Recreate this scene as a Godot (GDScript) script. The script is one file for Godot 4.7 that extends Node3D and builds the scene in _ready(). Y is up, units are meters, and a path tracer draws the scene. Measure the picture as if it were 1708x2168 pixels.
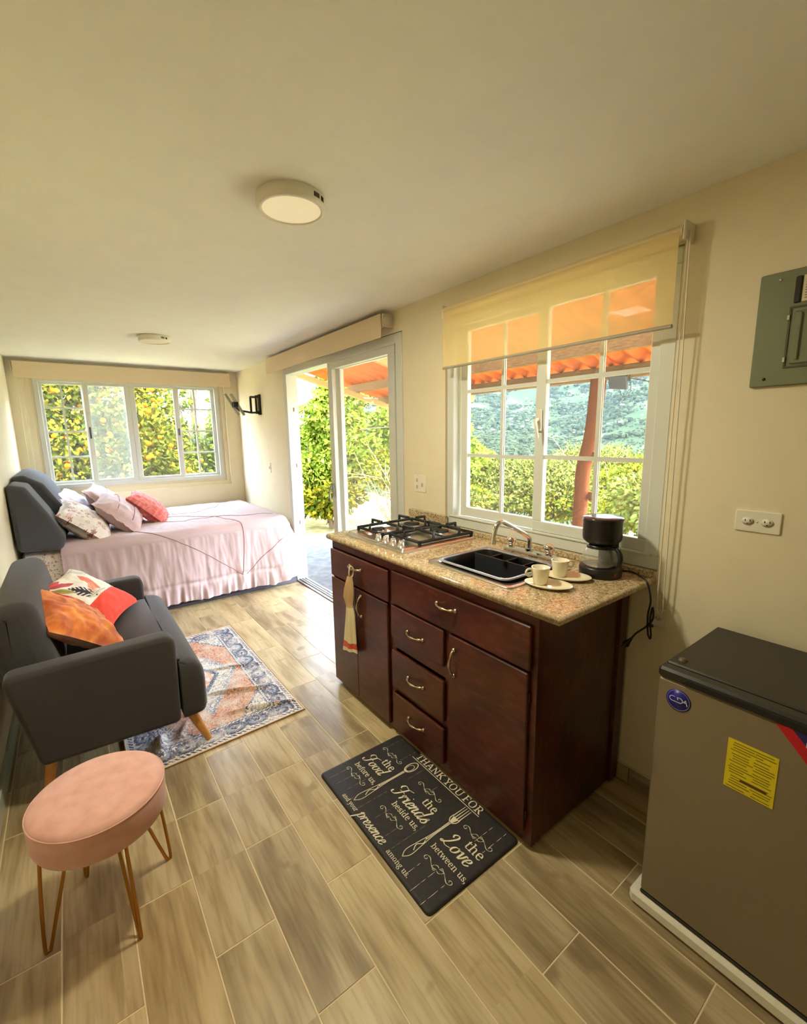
extends Node3D
# A narrow one-room cabin: bed and sofa by the far window, kitchen unit under the long side window.
# World: y up, metres. Camera stands at x = 0, z = 0; the room runs towards -z.

const XL := -0.39      # left wall face
const XR := 1.775      # right wall face
const ZF := -5.83      # far wall face
const ZN := 1.6        # wall behind the camera
const HC := 2.275      # ceiling
const WT := 0.12       # wall thickness

var rng := RandomNumberGenerator.new()
var mats := {}
var taken := {}

func _ready() -> void:
	rng.seed = 7
	setup_camera_and_light()
	build_room()
	build_floor()
	build_right_window()
	build_far_window()
	build_sliding_door()
	build_blinds()
	build_wall_fittings()
	build_ceiling_lamps()
	build_kitchen()
	build_cooktop()
	build_sink()
	build_coffee_things()
	build_towel()
	build_fridge()
	build_mat()
	build_rug()
	build_sofa()
	build_sofa_cushions()
	build_stool()
	build_bed()
	build_terrace()
	build_landscape()
	build_trees()

# ------------------------------------------------------------------ camera, sky, sun
func setup_camera_and_light() -> void:
	var cam := Camera3D.new()
	cam.name = "camera"
	cam.fov = 2.0 * rad_to_deg(atan(1084.0 / 948.6))
	cam.near = 0.02
	cam.far = 4000.0
	cam.rotation_order = EULER_ORDER_YXZ
	cam.rotation_degrees = Vector3(-9.93, -36.49, -0.92)
	cam.position = Vector3(0, 1.5, 0)
	add_child(cam)
	cam.current = true
	var env := Environment.new()
	env.background_mode = Environment.BG_SKY
	var sky := Sky.new()
	var sm := ProceduralSkyMaterial.new()
	sm.sky_top_color = Color(0.74, 0.85, 0.96)
	sm.sky_horizon_color = Color(0.97, 0.97, 0.96)
	sm.sky_curve = 0.25
	sm.ground_bottom_color = Color(0.45, 0.45, 0.35)
	sm.ground_horizon_color = Color(0.80, 0.82, 0.80)
	sm.sky_energy_multiplier = 5.0
	sm.ground_energy_multiplier = 1.5
	sm.sun_angle_max = 12.0
	sky.sky_material = sm
	env.sky = sky
	env.tonemap_mode = Environment.TONE_MAPPER_LINEAR
	env.tonemap_exposure = 1.15
	env.volumetric_fog_enabled = true
	env.volumetric_fog_density = 0.0
	env.sdfgi_enabled = true
	env.ssao_enabled = true
	env.ssil_enabled = true
	var we := WorldEnvironment.new()
	we.name = "environment"
	we.environment = env
	add_child(we)
	var sun := DirectionalLight3D.new()
	sun.name = "sun"
	sun.light_energy = 16.0
	sun.light_color = Color(1.0, 0.95, 0.86)
	sun.light_angular_distance = 0.6
	sun.shadow_enabled = true
	add_child(sun)
	sun.look_at_from_position(Vector3.ZERO, Vector3(-0.46, -0.80, -0.38))

# ------------------------------------------------------------------ helpers
func S() -> SurfaceTool:
	var st := SurfaceTool.new()
	st.begin(Mesh.PRIMITIVE_TRIANGLES)
	return st

func numbered(n: String) -> String:
	if not taken.has(n):
		taken[n] = 0
		return n
	taken[n] += 1
	return "%s_%03d" % [n, taken[n]]

func put(st, called: String, m: Material, parent: Node = null) -> MeshInstance3D:
	var o := MeshInstance3D.new()
	if st is SurfaceTool:
		st.generate_normals()
		o.mesh = st.commit()
	else:
		o.mesh = st
	o.material_override = m
	if parent == null:
		o.name = numbered(called)
		add_child(o)
	else:
		o.name = called
		parent.add_child(o, true)
	return o

func thing(called: String, label: String, category: String, at := Vector3.ZERO, group := "") -> Node3D:
	var o := Node3D.new()
	o.name = numbered(called)
	o.position = at
	add_child(o)
	tag(o, label, category, group)
	return o

func tag(o: Node, label: String, category: String, group := "", kind := "") -> Node:
	o.set_meta("label", label)
	o.set_meta("category", category)
	if group: o.set_meta("group", group)
	if kind: o.set_meta("kind", kind)
	return o

func struct(st, called: String, m: Material, label := "") -> MeshInstance3D:
	var o := put(st, called, m)
	o.set_meta("kind", "structure")
	if label: o.set_meta("label", label)
	return o

func face(st: SurfaceTool, pts: Array, c: Vector3, uo := Vector2.ZERO) -> void:
	var n: Vector3 = (pts[1] - pts[0]).cross(pts[2] - pts[0])
	if n.dot(pts[0] - c) > 0.0:      # front faces run clockwise
		pts.reverse()
	var an := n.abs()
	for i in range(1, pts.size() - 1):
		for k in [0, i, i + 1]:
			var p: Vector3 = pts[k]
			var uv := Vector2(p.x, p.z)
			if an.x > an.y and an.x > an.z: uv = Vector2(p.y, p.z)
			elif an.z > an.y: uv = Vector2(p.x, p.y)
			st.set_uv(uv + uo)
			st.add_vertex(p)

func bx(st: SurfaceTool, lo: Vector3, hi: Vector3, b := 0.0, t := Transform3D(), uo := Vector2.ZERO) -> void:
	st.set_smooth_group(-1)
	var c := (lo + hi) * 0.5
	var h := (hi - lo).abs() * 0.5
	b = minf(b, minf(h.x, minf(h.y, h.z)) * 0.98)
	var tc := t * c
	var P := func(ax: int, s: Vector3) -> Vector3:
		var q := Vector3(s.x * (h.x - b), s.y * (h.y - b), s.z * (h.z - b))
		q[ax] = s[ax] * h[ax]
		return t * (c + q)
	for ax in 3:
		var u := (ax + 1) % 3
		var v := (ax + 2) % 3
		for sg in [-1.0, 1.0]:
			var q := []
			for k in [[-1.0, -1.0], [1.0, -1.0], [1.0, 1.0], [-1.0, 1.0]]:
				var s := Vector3.ZERO
				s[ax] = sg; s[u] = k[0]; s[v] = k[1]
				q.append(P.call(ax, s))
			face(st, q, tc, uo)
	if b <= 0.0: return
	for ax in 3:
		var u := (ax + 1) % 3
		var v := (ax + 2) % 3
		for su in [-1.0, 1.0]:
			for sv in [-1.0, 1.0]:
				var s0 := Vector3.ZERO
				var s1 := Vector3.ZERO
				s0[ax] = -1.0; s1[ax] = 1.0
				s0[u] = su; s1[u] = su; s0[v] = sv; s1[v] = sv
				face(st, [P.call(u, s0), P.call(u, s1), P.call(v, s1), P.call(v, s0)], tc, uo)
	for sx in [-1.0, 1.0]:
		for sy in [-1.0, 1.0]:
			for sz in [-1.0, 1.0]:
				var s := Vector3(sx, sy, sz)
				face(st, [P.call(0, s), P.call(1, s), P.call(2, s)], tc, uo)

func box(called: String, lo: Vector3, hi: Vector3, b: float, m: Material, parent: Node = null) -> MeshInstance3D:
	var st := S()
	bx(st, lo, hi, b)
	return put(st, called, m, parent)

func emit_grid(st: SurfaceTool, P: Array, nu: int, nv: int, uv0 := Vector2.ZERO, uv1 := Vector2.ONE, group := 0) -> void:
	# P[j * (nu + 1) + i]
	st.set_smooth_group(group)
	for j in nv:
		for i in nu:
			var a: Vector3 = P[j * (nu + 1) + i]
			var b: Vector3 = P[j * (nu + 1) + i + 1]
			var c: Vector3 = P[(j + 1) * (nu + 1) + i + 1]
			var d: Vector3 = P[(j + 1) * (nu + 1) + i]
			var u0 := lerpf(uv0.x, uv1.x, float(i) / nu)
			var u1 := lerpf(uv0.x, uv1.x, float(i + 1) / nu)
			var v0 := lerpf(uv0.y, uv1.y, float(j) / nv)
			var v1 := lerpf(uv0.y, uv1.y, float(j + 1) / nv)
			if a.distance_squared_to(b) > 1e-14 or true:
				st.set_uv(Vector2(u0, v0)); st.add_vertex(a)
				st.set_uv(Vector2(u1, v0)); st.add_vertex(b)
				st.set_uv(Vector2(u1, v1)); st.add_vertex(c)
				st.set_uv(Vector2(u0, v0)); st.add_vertex(a)
				st.set_uv(Vector2(u1, v1)); st.add_vertex(c)
				st.set_uv(Vector2(u0, v1)); st.add_vertex(d)

func grid(st: SurfaceTool, nu: int, nv: int, fn: Callable, uv0 := Vector2.ZERO, uv1 := Vector2.ONE, group := 0) -> void:
	var P := []
	P.resize((nu + 1) * (nv + 1))
	for j in nv + 1:
		for i in nu + 1:
			P[j * (nu + 1) + i] = fn.call(float(i) / nu, float(j) / nv)
	emit_grid(st, P, nu, nv, uv0, uv1, group)

func lathe(st: SurfaceTool, prof: Array, seg := 24, t := Transform3D(), squash := Vector2.ONE) -> void:
	# prof: Vector2(radius, height), bottom to top on the outside
	var P := []
	for p in prof:
		for i in seg + 1:
			var a := TAU * (i % seg) / seg
			P.append(t * Vector3(cos(a) * p.x * squash.x, p.y, sin(a) * p.x * squash.y))
	emit_grid(st, P, seg, prof.size() - 1)

func tube(st: SurfaceTool, pts: Array, r, seg := 8, closed := false) -> void:
	var n := pts.size()
	var P := []
	var up := Vector3.UP
	var last := Vector3.ZERO
	for k in n + (1 if closed else 0):
		var i := k % n
		var a: Vector3 = pts[(i - 1 + n) % n] if closed else pts[maxi(i - 1, 0)]
		var b: Vector3 = pts[(i + 1) % n] if closed else pts[mini(i + 1, n - 1)]
		var d := (b - a).normalized()
		if last == Vector3.ZERO:
			up = d.cross(Vector3(0.31, 0.82, 0.47)).normalized()
		else:
			up = (up - d * up.dot(d)).normalized()
		last = d
		var w := d.cross(up)
		var rad: float = r if not (r is Array) else r[i]
		for s in seg + 1:
			var an := TAU * (s % seg) / seg
			P.append(pts[i] + (up * cos(an) + w * sin(an)) * rad)
	var rows := n - 1 + (1 if closed else 0)
	emit_grid(st, P, seg, rows)
	if not closed:
		st.set_smooth_group(-1)
		for e in [0, n - 1]:
			var ring := []
			for s in seg: ring.append(P[e * (seg + 1) + s])
			face(st, ring, pts[1 if e == 0 else n - 2])

func curve(pts: Array, n := 6, closed := false) -> Array:
	# Catmull-Rom through pts
	var out := []
	var m := pts.size()
	for i in (m if closed else m - 1):
		var p0 = pts[(i - 1 + m) % m] if closed or i > 0 else pts[0]
		var p1 = pts[i]
		var p2 = pts[(i + 1) % m]
		var p3 = pts[(i + 2) % m] if closed or i + 2 < m else pts[m - 1]
		for k in n:
			var t := float(k) / n
			out.append(0.5 * ((2.0 * p1) + (p2 - p0) * t + (2.0 * p0 - 5.0 * p1 + 4.0 * p2 - p3) * t * t + (3.0 * p1 - p0 - 3.0 * p2 + p3) * t * t * t))
	if not closed: out.append(pts[m - 1])
	return out

func round_poly(pts: Array, r, n := 5) -> Array:
	# polygon with rounded corners; r is a number or one per corner
	var out := []
	var m := pts.size()
	for i in m:
		var p: Vector2 = pts[i]
		var a: Vector2 = pts[(i - 1 + m) % m]
		var b: Vector2 = pts[(i + 1) % m]
		var rr: float = r[i] if r is Array else r
		if rr <= 0.0:
			out.append(p)
			continue
		var d0 := (a - p).normalized()
		var d1 := (b - p).normalized()
		var half := acos(clampf(d0.dot(d1), -1, 1)) * 0.5
		var dist := minf(rr / tan(half), minf(p.distance_to(a), p.distance_to(b)) * 0.49)
		var s := p + d0 * dist
		var e := p + d1 * dist
		for k in n + 1:
			var t := float(k) / n
			out.append(s.lerp(p, t).lerp(p.lerp(e, t), t))
	return out

func extr(st: SurfaceTool, outline: Array, prof: Array, t := Transform3D(), smooth := true) -> void:
	# outline in local xy; prof: Vector2(inset, z) from one cap to the other
	var m := outline.size()
	var area := 0.0
	for i in m:
		area += outline[i].cross(outline[(i + 1) % m])
	var sgn := 1.0 if area > 0.0 else -1.0
	var nrm := []
	for i in m:
		var d0: Vector2 = (outline[i] - outline[(i - 1 + m) % m]).normalized()
		var d1: Vector2 = (outline[(i + 1) % m] - outline[i]).normalized()
		var nn := (Vector2(-d0.y, d0.x) + Vector2(-d1.y, d1.x)) * sgn
		nn = nn.normalized()
		nrm.append(nn / maxf(0.5, nn.dot(Vector2(-d1.y, d1.x) * sgn)))
	var rings := []
	for pr in prof:
		var ring := []
		for i in m:
			var q: Vector2 = outline[i] + nrm[i] * pr.x
			ring.append(Vector3(q.x, q.y, pr.y))
		rings.append(ring)
	if smooth:
		var P := []
		for ring in rings:
			for i in m + 1: P.append(t * ring[i % m])
		emit_grid(st, P, m, rings.size() - 1)
	else:
		st.set_smooth_group(-1)
		for k in rings.size() - 1:
			for i in m:
				var q := [t * rings[k][i], t * rings[k][(i + 1) % m], t * rings[k + 1][(i + 1) % m], t * rings[k + 1][i]]
				var mid2: Vector2 = (outline[i] + outline[(i + 1) % m]) * 0.5 + (nrm[i] + nrm[(i + 1) % m]) * 0.01
				face(st, q, t * Vector3(mid2.x, mid2.y, (rings[k][0].z + rings[k + 1][0].z) * 0.5))
	var idx := cap_triangles(outline)
	for e in [0, rings.size() - 1]:
		var flat := PackedVector2Array()
		for p in rings[e]: flat.append(Vector2(p.x, p.y))
		st.set_smooth_group(-1 if not smooth else 3 + e)
		var inner: Vector3 = t * Vector3(flat[0].x, flat[0].y, rings[e][0].z + (0.01 if e == 0 else -0.01) * signf(prof[-1].y - prof[0].y))
		for k in range(0, idx.size(), 3):
			var tri := []
			for j in 3: tri.append(t * rings[e][idx[k + j]])
			face(st, tri, tri[0] + (inner - t * rings[e][0]))

func cap_triangles(outline: Array) -> PackedInt32Array:
	# triangles over the outline as drawn, near-doubles left out
	var keep := []
	var flat := PackedVector2Array()
	for i in outline.size():
		if flat.is_empty() or (flat[-1].distance_to(outline[i]) > 1e-4 and flat[0].distance_to(outline[i]) > 1e-4):
			keep.append(i)
			flat.append(outline[i])
	var got := Geometry2D.triangulate_polygon(flat)
	var out := PackedInt32Array()
	if got.is_empty():
		for i in range(1, keep.size() - 1): out.append_array(PackedInt32Array([keep[0], keep[i], keep[i + 1]]))
	for k in got: out.append(keep[k])
	return out

func ball_profile(w: float, r: float, n := 4) -> Array:
	# insets and heights of a slab of width w whose edges are rounded by r
	var out := []
	for k in n + 1:
		var a := PI * 0.5 * k / n
		out.append(Vector2(r * (1.0 - sin(a)), r * (1.0 - cos(a))))
	for k in n + 1:
		var a := PI * 0.5 * k / n
		out.append(Vector2(r * (1.0 - cos(a)), w - r * (1.0 - sin(a))))
	return out

func soft_box(st: SurfaceTool, lo: Vector3, hi: Vector3, r: float, n := 10, bulge := Vector3.ZERO, t := Transform3D()) -> void:
	# rounded box, each face a grid; bulge swells the middle of the faces
	var c := (lo + hi) * 0.5
	var h := (hi - lo) * 0.5
	for ax in 3:
		var u := (ax + 1) % 3
		var v := (ax + 2) % 3
		for sg in [-1.0, 1.0]:
			var f := func(a: float, b: float) -> Vector3:
				var q := Vector3.ZERO
				var aa := (a * 2.0 - 1.0)
				var bb := (b * 2.0 - 1.0)
				q[ax] = sg * h[ax]
				q[u] = aa * h[u]
				q[v] = bb * h[v]
				var inner := Vector3(clampf(q.x, -h.x + r, h.x - r), clampf(q.y, -h.y + r, h.y - r), clampf(q.z, -h.z + r, h.z - r))
				var d := q - inner
				var p := inner + d.normalized() * r if d.length() > 1e-6 else q
				p[ax] += sg * bulge[ax] * (1.0 - aa * aa) * (1.0 - bb * bb)
				return t * (c + p)
			grid(st, n, n, f)

func pillow(st: SurfaceTool, w: float, h: float, th: float, t: Transform3D, sd: int, wrinkle := 0.006, flange := 0.0, n := 28) -> void:
	# lies in local xy, thickness along z
	var nz := FastNoiseLite.new()
	nz.seed = sd
	nz.frequency = 5.0
	var f := func(u: float, v: float, sg: float) -> Vector3:
		var a := u * 2.0 - 1.0
		var b := v * 2.0 - 1.0
		var ia := clampf(absf(a) / (1.0 - flange), 0.0, 1.0)
		var ib := clampf(absf(b) / (1.0 - flange), 0.0, 1.0)
		var x := w * 0.5 * a * (0.90 + 0.10 * b * b)
		var y := h * 0.5 * b * (0.90 + 0.10 * a * a)
		var k := pow(maxf(0.0, (1.0 - ia * ia) * (1.0 - ib * ib)), 0.40)
		var edge := clampf((1.0 - maxf(absf(a), absf(b))) * 8.0, 0.0, 1.0)
		var z := sg * (th * 0.5 * k + 0.0015) + nz.get_noise_3d(x * 2.2, y * 2.2, sg) * wrinkle * edge * 2.0
		if flange > 0.0: z += nz.get_noise_3d(x * 3.0, y * 3.0, 4.0) * 0.02 * (1.0 - k)
		if edge <= 0.0: z = nz.get_noise_3d(x * 3.0, y * 3.0, 4.0) * 0.02 * (1.0 if flange > 0.0 else 0.0)
		return t * Vector3(x, y, z)
	grid(st, n, n, f.bind(1.0), Vector2(0, 1), Vector2(1, 0))
	grid(st, n, n, f.bind(-1.0), Vector2(0, 1), Vector2(1, 0))

# ------------------------------------------------------------------ materials
func ntex(freq: float, cols: Array, stops: Array = [], size := 256, sd := 1, kind := FastNoiseLite.TYPE_SIMPLEX_SMOOTH, oct := 4) -> NoiseTexture2D:
	var n := FastNoiseLite.new()
	n.noise_type = kind
	n.seed = sd
	n.frequency = freq
	n.fractal_octaves = oct
	var g := Gradient.new()
	var c := PackedColorArray()
	var o := PackedFloat32Array()
	for i in cols.size():
		c.append(cols[i])
		o.append(stops[i] if stops.size() else float(i) / maxi(1, cols.size() - 1))
	g.offsets = o
	g.colors = c
	var t := NoiseTexture2D.new()
	t.width = size
	t.height = size
	t.seamless = true
	t.noise = n
	t.color_ramp = g
	return t

func mat(key: String, col: Color, rough := 0.6, metal := 0.0) -> StandardMaterial3D:
	if mats.has(key): return mats[key]
	var m := StandardMaterial3D.new()
	m.resource_name = key
	m.albedo_color = col
	m.roughness = rough
	m.metallic = metal
	mats[key] = m
	return m

func matte(m: StandardMaterial3D) -> StandardMaterial3D:
	# leaves, bark, soil and rough stone far off: no gloss
	m.specular_mode = BaseMaterial3D.SPECULAR_DISABLED
	return m

func tri(m: StandardMaterial3D, scale: float, world := false) -> StandardMaterial3D:
	m.uv1_triplanar = true
	m.uv1_world_triplanar = world
	m.uv1_scale = Vector3.ONE * scale
	return m

func relief(m: StandardMaterial3D, tex: Texture2D, cm: float) -> StandardMaterial3D:
	m.heightmap_enabled = true
	m.heightmap_texture = tex
	m.heightmap_scale = cm
	return m

func c8(r: int, g: int, b: int) -> Color:
	return Color(r / 255.0, g / 255.0, b / 255.0)

func paint(key: String, col: Color, rough: float, vary := 0.03) -> StandardMaterial3D:
	# wall paint: even colour with faint roller mottling
	if mats.has(key): return mats[key]
	var m := mat(key, Color.WHITE, rough)
	m.albedo_texture = ntex(0.02, [col.darkened(vary), col, col.lightened(vary)], [], 256, 11)
	tri(m, 0.9, true)
	relief(m, ntex(0.12, [Color.BLACK, Color.WHITE], [], 256, 5), 0.02)
	return m

func fabric(key: String, col: Color, sheen := 0.3, vary := 0.06, scale := 9.0) -> StandardMaterial3D:
	if mats.has(key): return mats[key]
	var m := mat(key, Color.WHITE, 0.92)
	m.albedo_texture = ntex(0.22, [col.darkened(vary), col, col.lightened(vary)], [], 256, 21)
	tri(m, scale)
	if sheen > 0.0:
		m.rim_enabled = true
		m.rim = sheen
		m.rim_tint = 0.7
	relief(m, ntex(0.35, [Color.BLACK, Color.WHITE], [], 256, 23), 0.04)
	return m

func glass() -> StandardMaterial3D:
	var m := mat("window_glass", Color(0.96, 0.99, 0.98, 0.05), 0.02)
	m.transparency = BaseMaterial3D.TRANSPARENCY_ALPHA
	m.metallic_specular = 0.22
	return m

func wood_image(sd: int, base: Color, dark: Color, light: Color, w := 256, h := 1024) -> ImageTexture:
	# grain runs along the image's height
	var n1 := FastNoiseLite.new(); n1.seed = sd; n1.frequency = 0.012; n1.fractal_octaves = 4
	var n2 := FastNoiseLite.new(); n2.seed = sd + 5; n2.frequency = 0.05; n2.fractal_octaves = 3
	var n3 := FastNoiseLite.new(); n3.seed = sd + 9; n3.frequency = 0.02; n3.noise_type = FastNoiseLite.TYPE_CELLULAR
	var im := Image.create(w, h, false, Image.FORMAT_RGB8)
	for y in h:
		for x in w:
			var a := n1.get_noise_2d(x, y * 0.09)
			var b := n2.get_noise_2d(x * 1.6, y * 0.07)
			var k := n1.get_noise_2d(x * 0.5 + 900.0, y * 0.3)
			var c := base.lerp(dark, clampf(a * 1.5 + 0.05, 0, 1)).lerp(light, clampf(-a * 1.4, 0, 1))
			c = c.darkened(clampf(b * 0.16, 0, 0.3)).lightened(clampf(-b * 0.12, 0, 0.3))
			if k > 0.42: c = c.lerp(dark, clampf((k - 0.42) * 3.0, 0, 0.7))
			im.set_pixel(x, y, c)
	return ImageTexture.create_from_image(im)

func steel() -> StandardMaterial3D: return mat("stainless_steel", c8(205, 203, 198), 0.28, 1.0)
func chrome() -> StandardMaterial3D: return mat("chrome", c8(225, 225, 225), 0.08, 1.0)
func white_pvc() -> StandardMaterial3D: return mat("white_window_plastic", c8(214, 216, 206), 0.35)
func black_plastic() -> StandardMaterial3D: return mat("black_plastic", c8(22, 22, 22), 0.35)
func plate_white() -> StandardMaterial3D: return mat("ivory_plastic", c8(235, 228, 208), 0.4)
func wall_paint() -> StandardMaterial3D: return paint("beige_wall_paint", c8(231, 219, 187), 0.7, 0.015)

# ------------------------------------------------------------------ room shell
func build_room() -> void:
	var wp := wall_paint()
	# right wall with the window and the sliding door
	var st := S()
	var x0 := XR
	var x1 := XR + WT
	bx(st, Vector3(x0, -0.1, -0.757), Vector3(x1, HC, ZN + WT))
	bx(st, Vector3(x0, -0.1, -1.98), Vector3(x1, 0.955, -0.757))
	bx(st, Vector3(x0, 2.13, -1.98), Vector3(x1, HC, -0.757))
	bx(st, Vector3(x0, -0.1, -2.385), Vector3(x1, HC, -1.98))
	bx(st, Vector3(x0, 2.14, -4.35), Vector3(x1, HC, -2.385))
	bx(st, Vector3(x0, -0.1, -4.35), Vector3(x1, -0.012, -2.385))
	bx(st, Vector3(x0, -0.1, ZF - WT), Vector3(x1, HC, -4.35))
	struct(st, "wall_right", wp, "beige painted long wall with window and sliding door")
	st = S()
	var zb := ZF - WT
	bx(st, Vector3(XL - WT, -0.1, zb), Vector3(-0.27, HC, ZF))
	bx(st, Vector3(1.62, -0.1, zb), Vector3(XR, HC, ZF))
	bx(st, Vector3(-0.27, -0.1, zb), Vector3(1.62, 0.915, ZF))
	bx(st, Vector3(-0.27, 2.16, zb), Vector3(1.62, HC, ZF))
	struct(st, "wall_far", wp, "beige end wall behind the bed with a wide window")
	st = S()
	bx(st, Vector3(XL - WT, -0.1, ZF), Vector3(XL, HC, ZN + WT))
	struct(st, "wall_left", wp, "beige long wall behind the sofa")
	st = S()
	bx(st, Vector3(XL, -0.1, ZN), Vector3(XR, HC, ZN + WT))
	struct(st, "wall_near", wp, "beige end wall at the kitchen end")
	st = S()
	bx(st, Vector3(XL - WT, HC, zb), Vector3(x1, HC + 0.14, ZN + WT))
	struct(st, "ceiling", paint("cream_ceiling_paint", c8(246, 245, 234), 0.75, 0.010), "smooth cream painted ceiling")
	# stepped beige moulding in the far window's reveal
	st = S()
	ring(st, 2, ZF - 0.055, ZF - 0.035, Vector2(-0.27, 0.915), Vector2(1.62, 2.16), 0.045)
	ring(st, 2, ZF - 0.075, ZF - 0.055, Vector2(-0.235, 0.95), Vector2(1.585, 2.13), 0.04)
	struct(st, "trim_1", wp, "stepped beige reveal around the bedroom window")
	# skirting of the same wood-look tiles
	var tile := tile_mats()
	var r := Node3D.new(); r.name = "baseboard_right"; r.set_meta("kind", "structure"); add_child(r)
	var zz := ZN
	var k := 0
	while zz > -2.3:
		var z2 := maxf(zz - 0.3 + 0.003, -2.3)
		var s2 := S()
		bx(s2, Vector3(XR - 0.010, 0.004, z2), Vector3(XR - 0.0005, 0.078, zz), 0.001, Transform3D(), Vector2(k * 0.37, k * 0.21))
		put(s2, "skirting_tile", tile[k % tile.size()], r)
		zz -= 0.3
		k += 1
	s_strip(r, "mortar_line", Vector3(XR - 0.008, 0.078, -2.3), Vector3(XR - 0.0005, 0.085, ZN), mat("grout", c8(222, 204, 168), 0.9))
	var l := Node3D.new(); l.name = "baseboard_left"; l.set_meta("kind", "structure"); add_child(l)
	zz = ZN
	while zz > ZF:
		var z2 := maxf(zz - 0.6 + 0.003, ZF)
		s_strip(l, "skirting_tile", Vector3(XL + 0.0005, 0.004, z2), Vector3(XL + 0.014, 0.085, zz), mat("pale_skirting", c8(196, 200, 190), 0.35))
		zz -= 0.6

func s_strip(parent: Node, called: String, lo: Vector3, hi: Vector3, m: Material) -> void:
	box(called, lo, hi, 0.001, m, parent)

func ring(st: SurfaceTool, ax: int, a0: float, a1: float, lo: Vector2, hi: Vector2, w: float, b := 0.0) -> void:
	# rectangular frame of bars of width w; ax 2: in the xy plane, ax 0: in the zy plane
	for q in [[lo.x, hi.x, lo.y, lo.y + w], [lo.x, hi.x, hi.y - w, hi.y], [lo.x, lo.x + w, lo.y + w, hi.y - w], [hi.x - w, hi.x, lo.y + w, hi.y - w]]:
		if ax == 2: bx(st, Vector3(q[0], q[2], a0), Vector3(q[1], q[3], a1), b)
		else: bx(st, Vector3(a0, q[2], q[0]), Vector3(a1, q[3], q[1]), b)

func tile_mats() -> Array:
	if mats.has("tiles"): return mats["tiles"]
	var out := []
	var sets := [[c8(186, 163, 118), c8(150, 126, 86), c8(206, 186, 144)], [c8(178, 157, 118), c8(140, 118, 82), c8(200, 182, 148)], [c8(194, 173, 128), c8(160, 136, 96), c8(212, 194, 156)], [c8(172, 153, 116), c8(132, 112, 80), c8(194, 176, 142)]]
	for i in 4:
		var m := StandardMaterial3D.new()
		m.resource_name = "wood_look_tile_%d" % i
		m.albedo_texture = wood_image(40 + i * 13, sets[i][0], sets[i][1], sets[i][2])
		m.roughness = 0.36
		m.uv1_scale = Vector3(2.6, 1.1, 1)
		out.append(m)
	mats["tiles"] = out
	return out

func build_floor() -> void:
	var st := S()
	bx(st, Vector3(XL - WT, -0.12, ZF - WT), Vector3(XR + WT, -0.0012, ZN + WT))
	var f := struct(st, "floor", mat("grout", c8(222, 204, 168), 0.9), "floor of wood-look porcelain planks laid in half bond with pale joints")
	var tile := tile_mats()
	var w := 0.1805
	var g := 0.0035
	var col := 0
	var x := -0.184 - 2.0 * w
	var meshes := {}
	while x < XR:
		var a := maxf(x + g * 0.5, XL)
		var b := minf(x + w - g * 0.5, XR)
		if b - a > 0.01:
			var z := (1.8 if col % 2 == 0 else 2.1) + 0.005
			while z > ZF:
				var za := maxf(z - 0.6 + g * 0.5, ZF)
				var zb := minf(z - g * 0.5, ZN)
				if zb - za > 0.01:
					var variant := rng.randi() % 4
					var key := "%.3f %.3f %d" % [b - a, zb - za, variant]
					if not meshes.has(key):
						var s2 := S()
						bx(s2, Vector3(-(b - a) * 0.5, -0.009, -(zb - za) * 0.5), Vector3((b - a) * 0.5, 0.0, (zb - za) * 0.5), 0.0012, Transform3D(), Vector2(variant * 0.31 + 0.1, variant * 0.47))
						s2.generate_normals()
						meshes[key] = s2.commit()
					var o := put(meshes[key], "plank_tile", tile[rng.randi() % 4], f)
					o.position = Vector3((a + b) * 0.5, 0, (za + zb) * 0.5)
				z -= 0.6
		x += w
		col += 1

# ------------------------------------------------------------------ windows and door
func build_right_window() -> void:
	var w := Node3D.new(); w.name = "window_1"; w.set_meta("kind", "structure"); add_child(w)
	w.set_meta("label", "white sliding window with muntins above the kitchen sink")
	var m := white_pvc()
	var st := S()
	ring(st, 0, 1.785, 1.875, Vector2(-1.975, 0.96), Vector2(-0.762, 2.125), 0.055, 0.003)
	put(st, "frame", m, w)
	st = S()
	bx(st, Vector3(1.778, 1.012, -1.95), Vector3(1.79, 1.022, -0.79), 0.002)
	put(st, "sill_lip", m, w)
	# left sash (outer track) and right sash (inner track)
	_sash(w, 0, 1.828, 1.858, Vector2(-1.905, 1.02), Vector2(-1.34, 2.1), 0.052, [-1.605], [1.372, 1.725], m)
	var r := _sash(w, 0, 1.792, 1.822, Vector2(-1.362, 1.02), Vector2(-0.80, 2.1), 0.052, [-1.05], [1.38, 1.725], m)
	st = S()
	bx(st, Vector3(1.778, 1.50, -1.352), Vector3(1.792, 1.60, -1.322), 0.004)
	tube(st, curve([Vector3(1.775, 1.555, -1.337), Vector3(1.755, 1.55, -1.335), Vector3(1.748, 1.52, -1.325), Vector3(1.752, 1.47, -1.318)], 4), 0.008, 8)
	put(st, "handle", mat("white_handle", c8(222, 218, 200), 0.4), r)

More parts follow.
